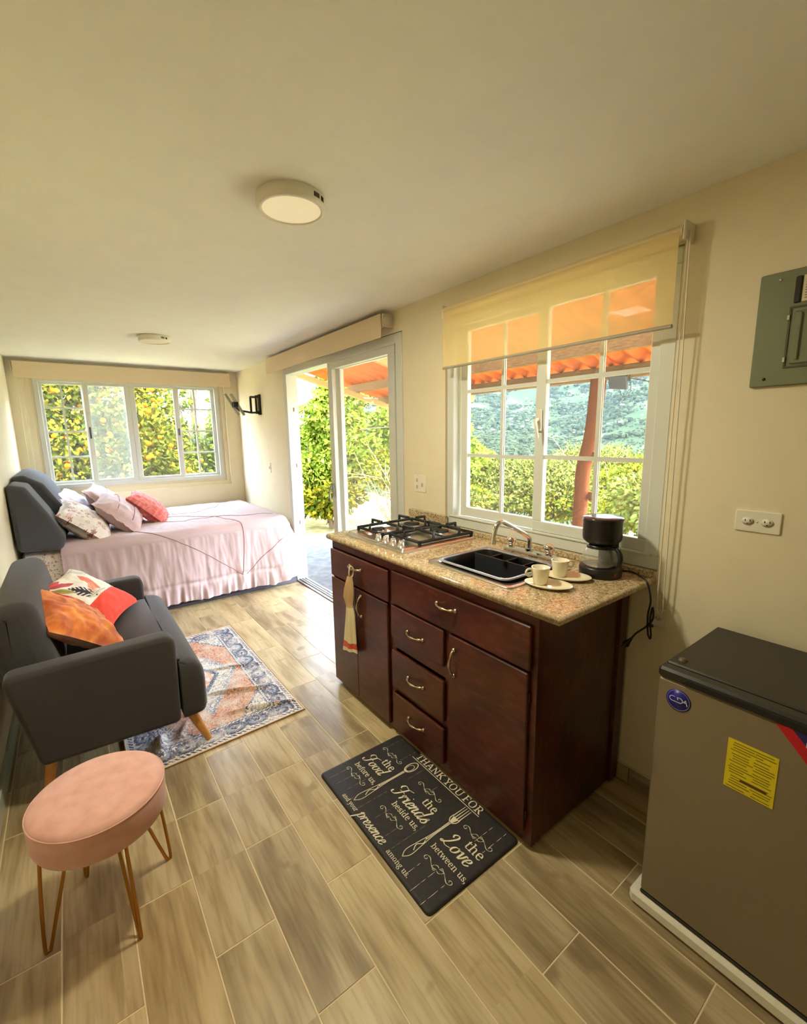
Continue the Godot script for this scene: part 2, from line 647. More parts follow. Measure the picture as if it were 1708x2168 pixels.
func _sash(w: Node3D, ax: int, a0: float, a1: float, lo: Vector2, hi: Vector2, b: float, vs: Array, hs: Array, m: Material) -> MeshInstance3D:
	var st := S()
	ring(st, ax, a0, a1, lo, hi, b, 0.003)
	var s := put(st, "sash", m, w)
	var mid := (a0 + a1) * 0.5
	st = S()
	if ax == 0: bx(st, Vector3(mid - 0.002, lo.y + b, lo.x + b), Vector3(mid + 0.002, hi.y - b, hi.x - b))
	else: bx(st, Vector3(lo.x + b, lo.y + b, mid - 0.002), Vector3(hi.x - b, hi.y - b, mid + 0.002))
	put(st, "pane", glass(), s)
	for v in vs:
		for sd in [-1.0, 1.0]:
			st = S()
			if ax == 0: bx(st, Vector3(mid + sd * 0.006 - 0.003, lo.y + b, v - 0.009), Vector3(mid + sd * 0.006 + 0.003, hi.y - b, v + 0.009))
			else: bx(st, Vector3(v - 0.009, lo.y + b, mid + sd * 0.006 - 0.003), Vector3(v + 0.009, hi.y - b, mid + sd * 0.006 + 0.003))
			put(st, "muntin", m, s)
	for h in hs:
		for sd in [-1.0, 1.0]:
			st = S()
			if ax == 0: bx(st, Vector3(mid + sd * 0.0062 - 0.003, h - 0.009, lo.x + b), Vector3(mid + sd * 0.0062 + 0.003, h + 0.009, hi.x - b))
			else: bx(st, Vector3(lo.x + b, h - 0.009, mid + sd * 0.0062 - 0.003), Vector3(hi.x - b, h + 0.009, mid + sd * 0.0062 + 0.003))
			put(st, "muntin", m, s)
	return s

func build_far_window() -> void:
	var w := Node3D.new(); w.name = "window_2"; w.set_meta("kind", "structure"); add_child(w)
	w.set_meta("label", "wide white four-part sliding window behind the bed")
	var m := white_pvc()
	var st := S()
	ring(st, 2, ZF - 0.115, ZF - 0.045, Vector2(-0.205, 0.985), Vector2(1.555, 2.12), 0.045, 0.003)
	put(st, "frame", m, w)
	_sash(w, 2, ZF - 0.108, ZF - 0.083, Vector2(-0.185, 1.01), Vector2(0.235, 2.1), 0.05, [0.017], [1.816, 1.574, 1.311], m)
	var s2 := _sash(w, 2, ZF - 0.080, ZF - 0.055, Vector2(0.195, 1.01), Vector2(0.6195, 2.1), 0.05, [], [], m)
	_sash(w, 2, ZF - 0.080, ZF - 0.055, Vector2(0.6205, 1.01), Vector2(1.105, 2.1), 0.05, [], [], m)
	_sash(w, 2, ZF - 0.108, ZF - 0.083, Vector2(1.068, 1.01), Vector2(1.52, 2.1), 0.05, [1.285], [1.824, 1.57, 1.312], m)
	# insect screen behind the second sash
	var sc := mat("insect_screen", Color(0.82, 0.83, 0.80, 0.22), 0.9)
	sc.transparency = BaseMaterial3D.TRANSPARENCY_ALPHA
	st = S()
	bx(st, Vector3(0.24, 1.05, ZF - 0.103), Vector3(0.61, 2.06, ZF - 0.1015))
	put(st, "insect_screen", sc, w)
	st = S()
	bx(st, Vector3(0.212, 1.50, ZF - 0.056), Vector3(0.228, 1.62, ZF - 0.048), 0.002)
	put(st, "catch", mat("dark_catch", c8(70, 66, 60), 0.5), s2)
	st = S()
	bx(st, Vector3(1.075, 1.52, ZF - 0.056), Vector3(1.09, 1.60, ZF - 0.046), 0.002)
	put(st, "catch", mat("dark_catch", c8(70, 66, 60), 0.5), w)

func build_sliding_door() -> void:
	var d := Node3D.new(); d.name = "door_1"; d.set_meta("kind", "structure"); add_child(d)
	d.set_meta("label", "white framed sliding glass door standing half open to the terrace")
	var m := white_pvc()
	var st := S()
	for q in [[-2.46, -2.39], [-4.345, -4.275]]:
		bx(st, Vector3(1.772, 0.0, q[0]), Vector3(1.89, 2.135, q[1]), 0.003)
	bx(st, Vector3(1.772, 2.075, -4.275), Vector3(1.89, 2.135, -2.46), 0.003)
	put(st, "frame", m, d)
	st = S()
	bx(st, Vector3(1.772, -0.012, -4.275), Vector3(1.89, 0.012, -2.46), 0.002)
	for x in [1.798, 1.825, 1.858]:
		bx(st, Vector3(x, 0.012, -4.275), Vector3(x + 0.006, 0.024, -2.46))
	put(st, "track", mat("aluminium_track", c8(190, 192, 196), 0.35, 0.6), d)
	for q in [[1.84, 1.875, -3.40, -2.47, "fixed_sash"], [1.79, 1.825, -3.445, -2.50, "sliding_sash"]]:
		st = S()
		ring(st, 0, q[0], q[1], Vector2(q[2], 0.025), Vector2(q[3], 2.10), 0.075, 0.003)
		var s := put(st, q[4], m, d)
		st = S()
		var mid: float = (q[0] + q[1]) * 0.5
		bx(st, Vector3(mid - 0.002, 0.1, q[2] + 0.075), Vector3(mid + 0.002, 2.025, q[3] - 0.075))
		put(st, "pane", glass(), s)
		if q[4] == "sliding_sash":
			st = S()
			bx(st, Vector3(1.776, 0.98, -3.42), Vector3(1.79, 1.10, -3.395), 0.003)
			tube(st, curve([Vector3(1.782, 1.075, -3.41), Vector3(1.762, 1.06, -3.425), Vector3(1.756, 1.0, -3.43), Vector3(1.762, 0.93, -3.425)], 4), 0.008)
			put(st, "handle", mat("grey_handle", c8(150, 150, 145), 0.4, 0.5), s)
	for y in [0.62, 1.2, 1.75]:
		st = S()
		bx(st, Vector3(1.83, y - 0.02, -4.276), Vector3(1.842, y + 0.02, -4.271), 0.001)
		put(st, "strike_plate", mat("brown_strike", c8(120, 82, 52), 0.5), d)

func build_blinds() -> void:
	var cloth := mat("roller_blind_cloth", Color(0.92, 0.82, 0.57, 0.74), 0.95)
	cloth.transparency = BaseMaterial3D.TRANSPARENCY_ALPHA
	cloth.backlight_enabled = true
	cloth.backlight = Color(0.42, 0.36, 0.21)
	var solid := fabric("valance_cloth", c8(224, 203, 166), 0.0, 0.03)
	var bar := mat("blind_bar", c8(170, 160, 135), 0.5)
	# kitchen window
	var b := thing("roller_blind", "half lowered sheer cream roller blind over the kitchen window", "blind", Vector3(1.722, 2.143, -1.327))
	var st := S()
	tube(st, [Vector3(0, 0, -0.59), Vector3(0, 0, 0.59)], 0.022, 14)
	put(st, "roller", fabric("blind_roll", c8(226, 205, 158), 0.0, 0.03), b)
	st = S()
	var fl := func(u: float, v: float) -> Vector3: return Vector3(-0.022 + 0.0025 * sin(u * 9.0) * v, -v * 0.297, lerpf(-0.585, 0.582, u))
	grid(st, 24, 8, fl)
	put(st, "cloth", cloth, b)
	st = S()
	tube(st, [Vector3(-0.022, -0.297, -0.585), Vector3(-0.022, -0.297, 0.582)], 0.007, 8)
	put(st, "bottom_bar", bar, b)
	st = S()
	bx(st, Vector3(-0.022, -0.03, 0.592), Vector3(0.053, 0.032, 0.600), 0.003)
	put(st, "bracket", plate_white(), b)
	st = S()
	bx(st, Vector3(-0.022, -0.03, -0.600), Vector3(0.053, 0.03, -0.592), 0.003)
	put(st, "bracket", plate_white(), b)
	st = S()
	for dz in [-0.010, 0.012]:
		tube(st, [Vector3(0.0, 0.0, 0.603 + dz * 0.3), Vector3(0.012, -0.5, 0.603 + dz * 0.7), Vector3(0.02, -1.31, 0.603 + dz)], 0.0024, 6)
	tube(st, curve([Vector3(0.02, -1.31, 0.593), Vector3(0.02, -1.33, 0.596), Vector3(0.02, -1.335, 0.604), Vector3(0.02, -1.33, 0.612), Vector3(0.02, -1.31, 0.615)], 4), 0.0024, 6)
	put(st, "pull_chain", plate_white(), b)
	# door
	b = thing("roller_blind", "rolled up cream blind above the sliding door", "blind", Vector3(1.72, 2.19, -3.49))
	st = S()
	bx(st, Vector3(-0.035, -0.085, -1.06), Vector3(-0.031, 0.06, 1.0), 0.001)
	put(st, "cloth", solid, b)
	st = S()
	tube(st, [Vector3(0.005, 0.02, -1.06), Vector3(0.005, 0.02, 1.0)], 0.033, 16)
	put(st, "roller", solid, b)
	st = S()
	bx(st, Vector3(-0.028, -0.02, 1.0), Vector3(0.055, 0.06, 1.014), 0.003)
	lathe(st, [Vector2(0.0, 0.0), Vector2(0.027, 0.0), Vector2(0.027, 0.012), Vector2(0.02, 0.016), Vector2(0.0, 0.016)], 20, Transform3D(Basis(Vector3.RIGHT, PI / 2), Vector3(0.005, 0.02, 1.012)))
	put(st, "bracket", mat("ivory_bracket", c8(206, 194, 170), 0.4), b)
	st = S()
	bx(st, Vector3(-0.028, -0.02, -1.074), Vector3(0.055, 0.06, -1.06), 0.003)
	put(st, "bracket", mat("ivory_bracket", c8(206, 194, 170), 0.4), b)
	# far window
	b = thing("roller_blind", "rolled up cream blind above the window behind the bed", "blind", Vector3(0.67, 2.18, ZF + 0.06))
	st = S()
	bx(st, Vector3(-1.0, -0.095, 0.03), Vector3(1.0, 0.06, 0.034), 0.001)
	put(st, "cloth", solid, b)
	st = S()
	tube(st, [Vector3(-1.0, 0.02, -0.005), Vector3(1.0, 0.02, -0.005)], 0.034, 16)
	put(st, "roller", solid, b)
	for x in [-1.016, 1.003]:
		st = S()
		bx(st, Vector3(x, -0.02, -0.055), Vector3(x + 0.012, 0.062, 0.028), 0.003)
		put(st, "bracket", mat("ivory_bracket", c8(206, 194, 170), 0.4), b)
	st = S()
	for dx in [0.0, 0.02]:
		tube(st, [Vector3(-0.985 + dx, 0.0, 0.03), Vector3(-0.985 + dx * 1.6, -0.6, 0.02), Vector3(-0.985 + dx * 2.0, -1.1, 0.02)], 0.003, 6)
	put(st, "pull_chain", plate_white(), b)

# ------------------------------------------------------------------ outlets, switch, panel, TV arm, lamps
func _plate(called: String, label: String, cat: String, y: float, z: float, w: float, h: float) -> Node3D:
	var t := thing(called, label, cat, Vector3(XR, y, z))
	var st := S()
	extr(st, round_poly([Vector2(-w / 2, -h / 2), Vector2(w / 2, -h / 2), Vector2(w / 2, h / 2), Vector2(-w / 2, h / 2)], 0.006), [Vector2(0, 0.0), Vector2(0, 0.004), Vector2(0.002, 0.006)], Transform3D(Basis(Vector3(0, 0, 1), Vector3(0, 1, 0), Vector3(-1, 0, 0)), Vector3.ZERO), false)
	put(st, "plate", plate_white(), t)
	return t

func _receptacle(t: Node3D, z: float, y: float, r: float) -> void:
	var st := S()
	lathe(st, [Vector2(0, 0.0), Vector2(r, 0.0), Vector2(r, 0.0015), Vector2(0, 0.0015)], 20, Transform3D(Basis(Vector3.BACK, PI / 2), Vector3(-0.006, y, z)), Vector2(0.8, 1.0))
	var s := put(st, "receptacle", plate_white(), t)
	var dark := mat("slot_dark", c8(50, 42, 34), 0.8)
	for q in [[-0.4, 0.15, 0.12, 0.4], [0.4, 0.15, 0.12, 0.4], [0.0, -0.45, 0.2, 0.2]]:
		st = S()
		var cy: float = y + q[1] * r
		var cz: float = z + q[0] * r
		bx(st, Vector3(-0.0085, cy - q[3] * r * 0.5, cz - q[2] * r * 0.5), Vector3(-0.0070, cy + q[3] * r * 0.5, cz + q[2] * r * 0.5))
		put(st, "slot", dark, s)

func build_wall_fittings() -> void:
	var t := _plate("wall_outlet", "wide ivory double socket on the wall above the fridge", "outlet", 1.199, -0.462, 0.122, 0.07)
	for dz in [-0.026, 0.026]: _receptacle(t, dz, 0.0, 0.017)
	var st := S()
	lathe(st, [Vector2(0, 0), Vector2(0.003, 0), Vector2(0.002, 0.0012), Vector2(0, 0.0014)], 10, Transform3D(Basis(Vector3.BACK, PI / 2), Vector3(-0.006, 0, 0)))
	put(st, "screw", chrome(), t)
	t = _plate("wall_outlet", "small cream socket behind the end of the counter below the blind chain", "outlet", 0.778, -0.736, 0.05, 0.07)
	_receptacle(t, 0.0, 0.0, 0.013)
	t = _plate("wall_outlet", "small white socket on the wall between bed and sliding door", "outlet", 1.152, -4.866, 0.07, 0.105)
	_receptacle(t, 0.0, 0.0, 0.02)
	t = _plate("light_switch", "ivory three way light switch between the door and kitchen window", "switch", 1.186, -2.214, 0.118, 0.108)
	for q in [[-0.025, 0.02], [-0.025, -0.022], [0.026, -0.006]]:
		st = S()
		bx(st, Vector3(-0.012, q[1] - 0.011, q[0] - 0.006), Vector3(-0.005, q[1] + 0.011, q[0] + 0.006), 0.002)
		put(st, "toggle", mat("toggle_grey", c8(190, 182, 160), 0.5), t)
	# breaker panel
	t = thing("breaker_panel", "grey green metal electrical panel high on the wall above the fridge", "electrical panel", Vector3(XR, 1.79, -0.36))
	var gm := mat("grey_green_enamel", c8(122, 128, 100), 0.45, 0.2)
	st = S()
	var basis := Basis(Vector3(0, 0, 1), Vector3(0, 1, 0), Vector3(-1, 0, 0))
	extr(st, round_poly([Vector2(-0.165, -0.165), Vector2(0.165, -0.165), Vector2(0.165, 0.165), Vector2(-0.165, 0.165)], 0.006), [Vector2(0, 0.0), Vector2(0, 0.010), Vector2(0.003, 0.014)], Transform3D(basis, Vector3.ZERO), false)
	put(st, "cover", gm, t)
	st = S()
	ring(st, 0, -0.0165, -0.0135, Vector2(-0.085, -0.115), Vector2(0.085, 0.06), 0.006, 0.001)
	put(st, "door_seam", mat("panel_seam", c8(84, 88, 66), 0.6), t)
	st = S()
	bx(st, Vector3(-0.021, -0.105, -0.072), Vector3(-0.013, 0.045, 0.075), 0.004)
	bx(st, Vector3(-0.027, -0.095, -0.06), Vector3(-0.02, 0.04, -0.05), 0.003)
	put(st, "door", gm, t)
	for y in [0.03, -0.09]:
		st = S()
		bx(st, Vector3(-0.020, y - 0.008, -0.088), Vector3(-0.013, y + 0.008, -0.081), 0.001)
		put(st, "hinge", steel(), t)
	st = S()
	bx(st, Vector3(-0.019, 0.068, -0.078), Vector3(-0.013, 0.142, -0.062), 0.003)
	put(st, "latch_slot", mat("panel_dark", c8(40, 36, 26), 0.5), t)
	st = S()
	bx(st, Vector3(-0.016, 0.070, -0.060), Vector3(-0.0135, 0.142, 0.08), 0.0005)
	var lab := put(st, "label_card", mat("paper_cream", c8(226, 214, 180), 0.8), t)
	for k in 9:
		st = S()
		bx(st, Vector3(-0.0165, 0.078 + k * 0.007, -0.054), Vector3(-0.0158, 0.080 + k * 0.007, -0.054 + rng.randf_range(0.05, 0.12)))
		put(st, "print_line", mat("print_grey", c8(120, 108, 84), 0.8), lab)
	for q in [[0.142, -0.115], [-0.142, -0.128], [0.142, 0.128], [-0.142, 0.128]]:
		st = S()
		lathe(st, [Vector2(0, 0), Vector2(0.005, 0), Vector2(0.0035, 0.0025), Vector2(0, 0.003)], 12, Transform3D(Basis(Vector3.BACK, PI / 2), Vector3(-0.0138, q[0], q[1])))
		put(st, "screw", chrome() if q[0] > 0.0 else mat("panel_dark", c8(40, 36, 26), 0.5), t)
	# TV arm
	t = thing("tv_wall_mount", "black folding television arm with pale bracket plate on the wall by the bed", "wall mount", Vector3(XR, 1.84, -5.04))
	var blk := mat("black_enamel", c8(30, 26, 24), 0.45, 0.3)
	st = S()
	bx(st, Vector3(-0.02, -0.11, -0.03), Vector3(0.0, 0.11, 0.03), 0.003)
	put(st, "wall_plate", blk, t)
	st = S()
	bx(st, Vector3(-0.05, 0.07, -0.02), Vector3(-0.02, 0.10, 0.02), 0.003)
	bx(st, Vector3(-0.05, -0.10, -0.02), Vector3(-0.02, -0.07, 0.02), 0.003)
	tube(st, [Vector3(-0.045, -0.1, 0), Vector3(-0.045, 0.1, 0)], 0.012, 10)
	put(st, "hinge", blk, t)
	st = S()
	tube(st, [Vector3(-0.045, 0.08, 0), Vector3(-0.085, 0.085, -0.06)], 0.012, 8)
	tube(st, [Vector3(-0.085, 0.09, -0.06), Vector3(-0.085, -0.09, -0.06)], 0.012, 10)
	tube(st, [Vector3(-0.045, -0.085, 0), Vector3(-0.085, -0.085, -0.06), Vector3(-0.2, -0.06, -0.1), Vector3(-0.25, -0.01, -0.12)], 0.011, 8)
	put(st, "arm", blk, t)
	var pl := mat("grey_plate", c8(150, 146, 118), 0.5, 0.3)
	for q in [0.0, 0.045]:
		st = S()
		bx(st, Vector3(-0.012, -0.13, -0.016), Vector3(0.012, 0.13, 0.016), 0.002, Transform3D(Basis(Vector3.BACK, 0.52), Vector3(-0.27 + q, 0.0, -0.13 + q * 1.2)))
		put(st, "bracket_bar", pl, t)
	st = S()
	bx(st, Vector3(-0.27, -0.03, -0.15), Vector3(-0.22, 0.03, -0.06), 0.003)
	put(st, "tilt_head", blk, t)

func build_ceiling_lamps() -> void:
	for q in [[Vector3(0.69, HC, -1.53), "round white surface ceiling light above the kitchen floor"], [Vector3(0.645, HC, -4.1), "round white surface ceiling light nearer the bed"]]:
		var t := thing("ceiling_light", q[1], "ceiling light", q[0], "round ceiling lights")
		var st := S()
		lathe(st, [Vector2(0.106, -0.001), Vector2(0.112, -0.004), Vector2(0.112, -0.036), Vector2(0.108, -0.041), Vector2(0.098, -0.042), Vector2(0.095, -0.039)], 48)
		put(st, "housing", mat("white_lamp_housing", c8(232, 224, 208), 0.4), t)
		st = S()
		lathe(st, [Vector2(0.097, -0.038), Vector2(0.06, -0.0385), Vector2(0.0, -0.039)], 48)
		var df := mat("opal_diffuser", c8(240, 232, 206), 0.5)
		if q[0].z > -3.0:
			df = mat("opal_diffuser_added_glow", c8(240, 232, 206), 0.5)
			df.emission_enabled = true  # glow added to this diffuser to go with the fill light
			df.emission = Color(1.0, 0.93, 0.74)
			df.emission_energy_multiplier = 0.3
		put(st, "diffuser", df, t)
		if q[0].z > -3.0:
			# fill light added under the kitchen fitting to brighten the room
			var al := AreaLight3D.new()
			al.name = "added_fill_light"
			al.area_size = Vector2(0.18, 0.18)
			al.light_energy = 2.1
			al.light_color = Color(1.0, 0.97, 0.86)
			al.shadow_enabled = true
			al.position = Vector3(0, -0.046, 0)
			al.rotation.x = -PI / 2
			t.add_child(al)
		for k in 7:
			var a := 0.86 + k * 0.055 if k < 3 else 1.10 + (k - 3) * 0.06
			st = S()
			bx(st, Vector3(0.111, -0.028, -0.0022), Vector3(0.1128, -0.014, 0.0022), 0.0, Transform3D(Basis(Vector3.UP, -a), Vector3.ZERO))
			put(st, "vent_slot", mat("slot_dark", c8(50, 42, 34), 0.8), t)

# ------------------------------------------------------------------ kitchen unit
func cherry() -> StandardMaterial3D:
	if mats.has("cherry"): return mats["cherry"]
	var m := mat("cherry", Color.WHITE, 0.34)
	m.albedo_texture = wood_image(301, c8(74, 25, 13), c8(56, 17, 9), c8(90, 35, 18))
	m.uv1_scale = Vector3(1.3, 2.2, 1)
	m.clearcoat_enabled = true
	m.clearcoat = 0.25
	m.clearcoat_roughness = 0.25
	return m

func bronze() -> StandardMaterial3D: return mat("antique_brass", c8(188, 170, 140), 0.3, 1.0)

func pull(parent: Node, at: Vector3, vertical: bool) -> void:
	# bow handle with flared feet, standing off towards -x
	var st := S()
	var L := 0.056
	var P := func(s: float, off: float) -> Vector3: return at + (Vector3(-off, s, 0) if vertical else Vector3(-off, 0, s))
	var pts := curve([P.call(-L, 0.006), P.call(-L * 0.78, 0.014), P.call(-L * 0.45, 0.024), P.call(0.0, 0.028), P.call(L * 0.45, 0.024), P.call(L * 0.78, 0.014), P.call(L, 0.006)], 4)
	var rr := []
	for i in pts.size():
		var f := absf(float(i) / (pts.size() - 1) * 2.0 - 1.0)
		rr.append(0.0048 + 0.0018 * cos(f * PI * 3.0))
	tube(st, pts, rr, 8)
	for sg in [-1.0, 1.0]:
		lathe(st, [Vector2(0.0, 0.0), Vector2(0.010, 0.0), Vector2(0.009, 0.005), Vector2(0.005, 0.009), Vector2(0, 0.010)], 12, Transform3D(Basis(Vector3.BACK, PI / 2), P.call(sg * L, 0.0)))
	put(st, "handle", bronze(), parent)

func build_kitchen() -> void:
	var wd := cherry()
	var t := thing("kitchen_cabinet", "dark cherry wood kitchen base cabinet with drawers and brass pulls", "cabinet", Vector3(1.18, 0, -1.575))
	# local z = world z + 1.575, local x = world x - 1.18
	var L := func(x: float, y: float, z: float) -> Vector3: return Vector3(x - 1.18, y, z + 1.575)
	var st := S()
	bx(st, L.call(1.20, 0.016, -2.295), L.call(1.745, 0.903, -2.277), 0.001)
	bx(st, L.call(1.20, 0.016, -0.876), L.call(1.745, 0.903, -0.858), 0.001)
	bx(st, L.call(1.735, 0.016, -2.277), L.call(1.745, 0.903, -0.876))
	bx(st, L.call(1.20, 0.016, -2.277), L.call(1.735, 0.034, -0.876))
	bx(st, L.call(1.215, 0.0, -2.28), L.call(1.74, 0.016, -0.87))
	put(st, "carcass", wd, t)
	st = S()
	for q in [[-2.30, -2.285], [-1.725, -1.67], [-1.315, -1.265], [-0.89, -0.853]]:
		bx(st, L.call(1.18, 0.016, q[0]), L.call(1.201, 0.903, q[1]), 0.001)
	for q in [[0.016, 0.07], [0.685, 0.705], [0.855, 0.903], [0.47, 0.525], [0.235, 0.27]]:
		bx(st, L.call(1.1805, q[0], -2.29), L.call(1.2, q[1], -0.86), 0.001)
	put(st, "face_frame", wd, t)
	# end stile towards the wall
	st = S()
	bx(st, L.call(1.70, 0.016, -0.86), L.call(1.755, 0.903, -0.846), 0.001)
	put(st, "scribe_strip", wd, t)
	var fronts := [
		["drawer_front", -2.294, -1.712, 0.692, 0.852, -2.016, 0.795, false],
		["drawer_front", -1.682, -0.874, 0.700, 0.862, -1.29, 0.803, false],
		["drawer_front", -1.688, -1.310, 0.528, 0.690, -1.498, 0.60, false],
		["drawer_front", -1.688, -1.310, 0.268, 0.460, -1.498, 0.37, false],
		["drawer_front", -1.688, -1.310, 0.064, 0.236, -1.498, 0.16, false],
		["door", -2.294, -2.021, 0.034, 0.682, 0.0, 0.0, true],
		["door", -2.018, -1.720, 0.034, 0.682, -1.965, 0.594, true],
		["door", -1.276, -0.880, 0.070, 0.690, -1.242, 0.577, true]]
	for f in fronts:
		st = S()
		bx(st, L.call(1.162, f[3], f[1]), L.call(1.1795, f[4], f[2]), 0.004, Transform3D(), Vector2(f[1], f[3] * 3.0))
		var o := put(st, f[0], wd, t)
		if f[6] != 0.0: pull(o, L.call(1.162, f[6], f[5]), f[7])
	for y in [0.60, 0.14]:
		st = S()
		tube(st, [L.call(1.172, y - 0.018, -0.877), L.call(1.172, y + 0.018, -0.877)], 0.004, 8)
		put(st, "hinge", mat("dark_hinge", c8(60, 50, 44), 0.4, 0.8), t)
	for y in [0.60, 0.14]:
		st = S()
		tube(st, [L.call(1.172, y - 0.018, -1.717), L.call(1.172, y + 0.018, -1.717)], 0.004, 8)
		put(st, "hinge", mat("dark_hinge", c8(60, 50, 44), 0.4, 0.8), t)
	# granite
	var gr := granite()
	var c := thing("countertop", "speckled tan granite countertop with short backsplash", "countertop", Vector3(1.18, 0.905, -1.575))
	var K := func(x: float, y: float, z: float) -> Vector3: return Vector3(x - 1.18, y - 0.905, z + 1.575)
	st = S()
	var hx := [1.255, 1.595]
	var hz := [-1.475, -1.045]
	bx(st, K.call(1.158, 0.9045, -2.31), K.call(XR - 0.001, 0.935, hz[0]))
	bx(st, K.call(1.158, 0.9045, hz[1]), K.call(XR - 0.001, 0.935, -0.768))
	bx(st, K.call(1.158, 0.9045, hz[0]), K.call(hx[0], 0.935, hz[1]))
	bx(st, K.call(hx[1], 0.9045, hz[0]), K.call(XR - 0.001, 0.935, hz[1]))
	# rounded front and end edges
	var edge := []
	for k in 9:
		var a := -PI / 2 + PI * k / 8.0
		edge.append(Vector2(cos(a) * 0.012, 0.91975 + sin(a) * 0.01525))
	var path := [Vector3(1.158, 0, -2.31), Vector3(1.158, 0, -0.768), Vector3(XR - 0.001, 0, -0.768)]
	var outd := [Vector3(-1, 0, 0), Vector3(-1, 0, 1), Vector3(0, 0, 1)]
	var P := []
	for i in 3:
		for e in edge: P.append(K.call(path[i].x + outd[i].x * e.x, e.y, path[i].z + outd[i].z * e.x))
	emit_grid(st, P, 8, 2)
	put(st, "slab", gr, c)
	st = S()
	bx(st, K.call(1.75, 0.9352, -2.31), K.call(XR - 0.001, 1.016, -1.955), 0.003)
	put(st, "backsplash", gr, c)
	st = S()
	bx(st, K.call(1.75, 0.9352, -1.954), K.call(XR - 0.001, 0.962, -0.77), 0.003)
	put(st, "backsplash", gr, c)

func granite() -> StandardMaterial3D:
	if mats.has("granite"): return mats["granite"]
	var im := Image.create(512, 512, false, Image.FORMAT_RGB8)
	var a := FastNoiseLite.new(); a.seed = 3; a.frequency = 0.085; a.noise_type = FastNoiseLite.TYPE_CELLULAR; a.cellular_return_type = FastNoiseLite.RETURN_CELL_VALUE
	var b := FastNoiseLite.new(); b.seed = 8; b.frequency = 0.035; b.fractal_octaves = 3
	var d := FastNoiseLite.new(); d.seed = 15; d.frequency = 0.13; d.noise_type = FastNoiseLite.TYPE_CELLULAR; d.cellular_return_type = FastNoiseLite.RETURN_CELL_VALUE
	var cols := [c8(214, 196, 156), c8(196, 170, 124), c8(228, 214, 182), c8(168, 138, 96), c8(206, 184, 140)]
	for y in 512:
		for x in 512:
			var wx := x + b.get_noise_2d(x * 2.0, y * 2.0) * 14.0
			var wy := y + b.get_noise_2d(y * 2.0 + 300.0, x * 2.0) * 14.0
			var v := a.get_noise_2d(wx, wy) * 0.5 + 0.5
			var c: Color = cols[int(v * 4.99)]
			var s := d.get_noise_2d(wx * 1.1, wy * 1.1) * 0.5 + 0.5
			if s > 0.76: c = c.lerp(c8(50, 38, 26), 0.88)
			elif s > 0.60: c = c.lerp(c8(110, 82, 52), 0.75)
			elif s < 0.12: c = c.lerp(c8(238, 228, 204), 0.8)
			im.set_pixel(x, y, c)
	var m := mat("granite", Color.WHITE, 0.09)
	m.albedo_texture = ImageTexture.create_from_image(im)
	tri(m, 3.6, true)
	return m

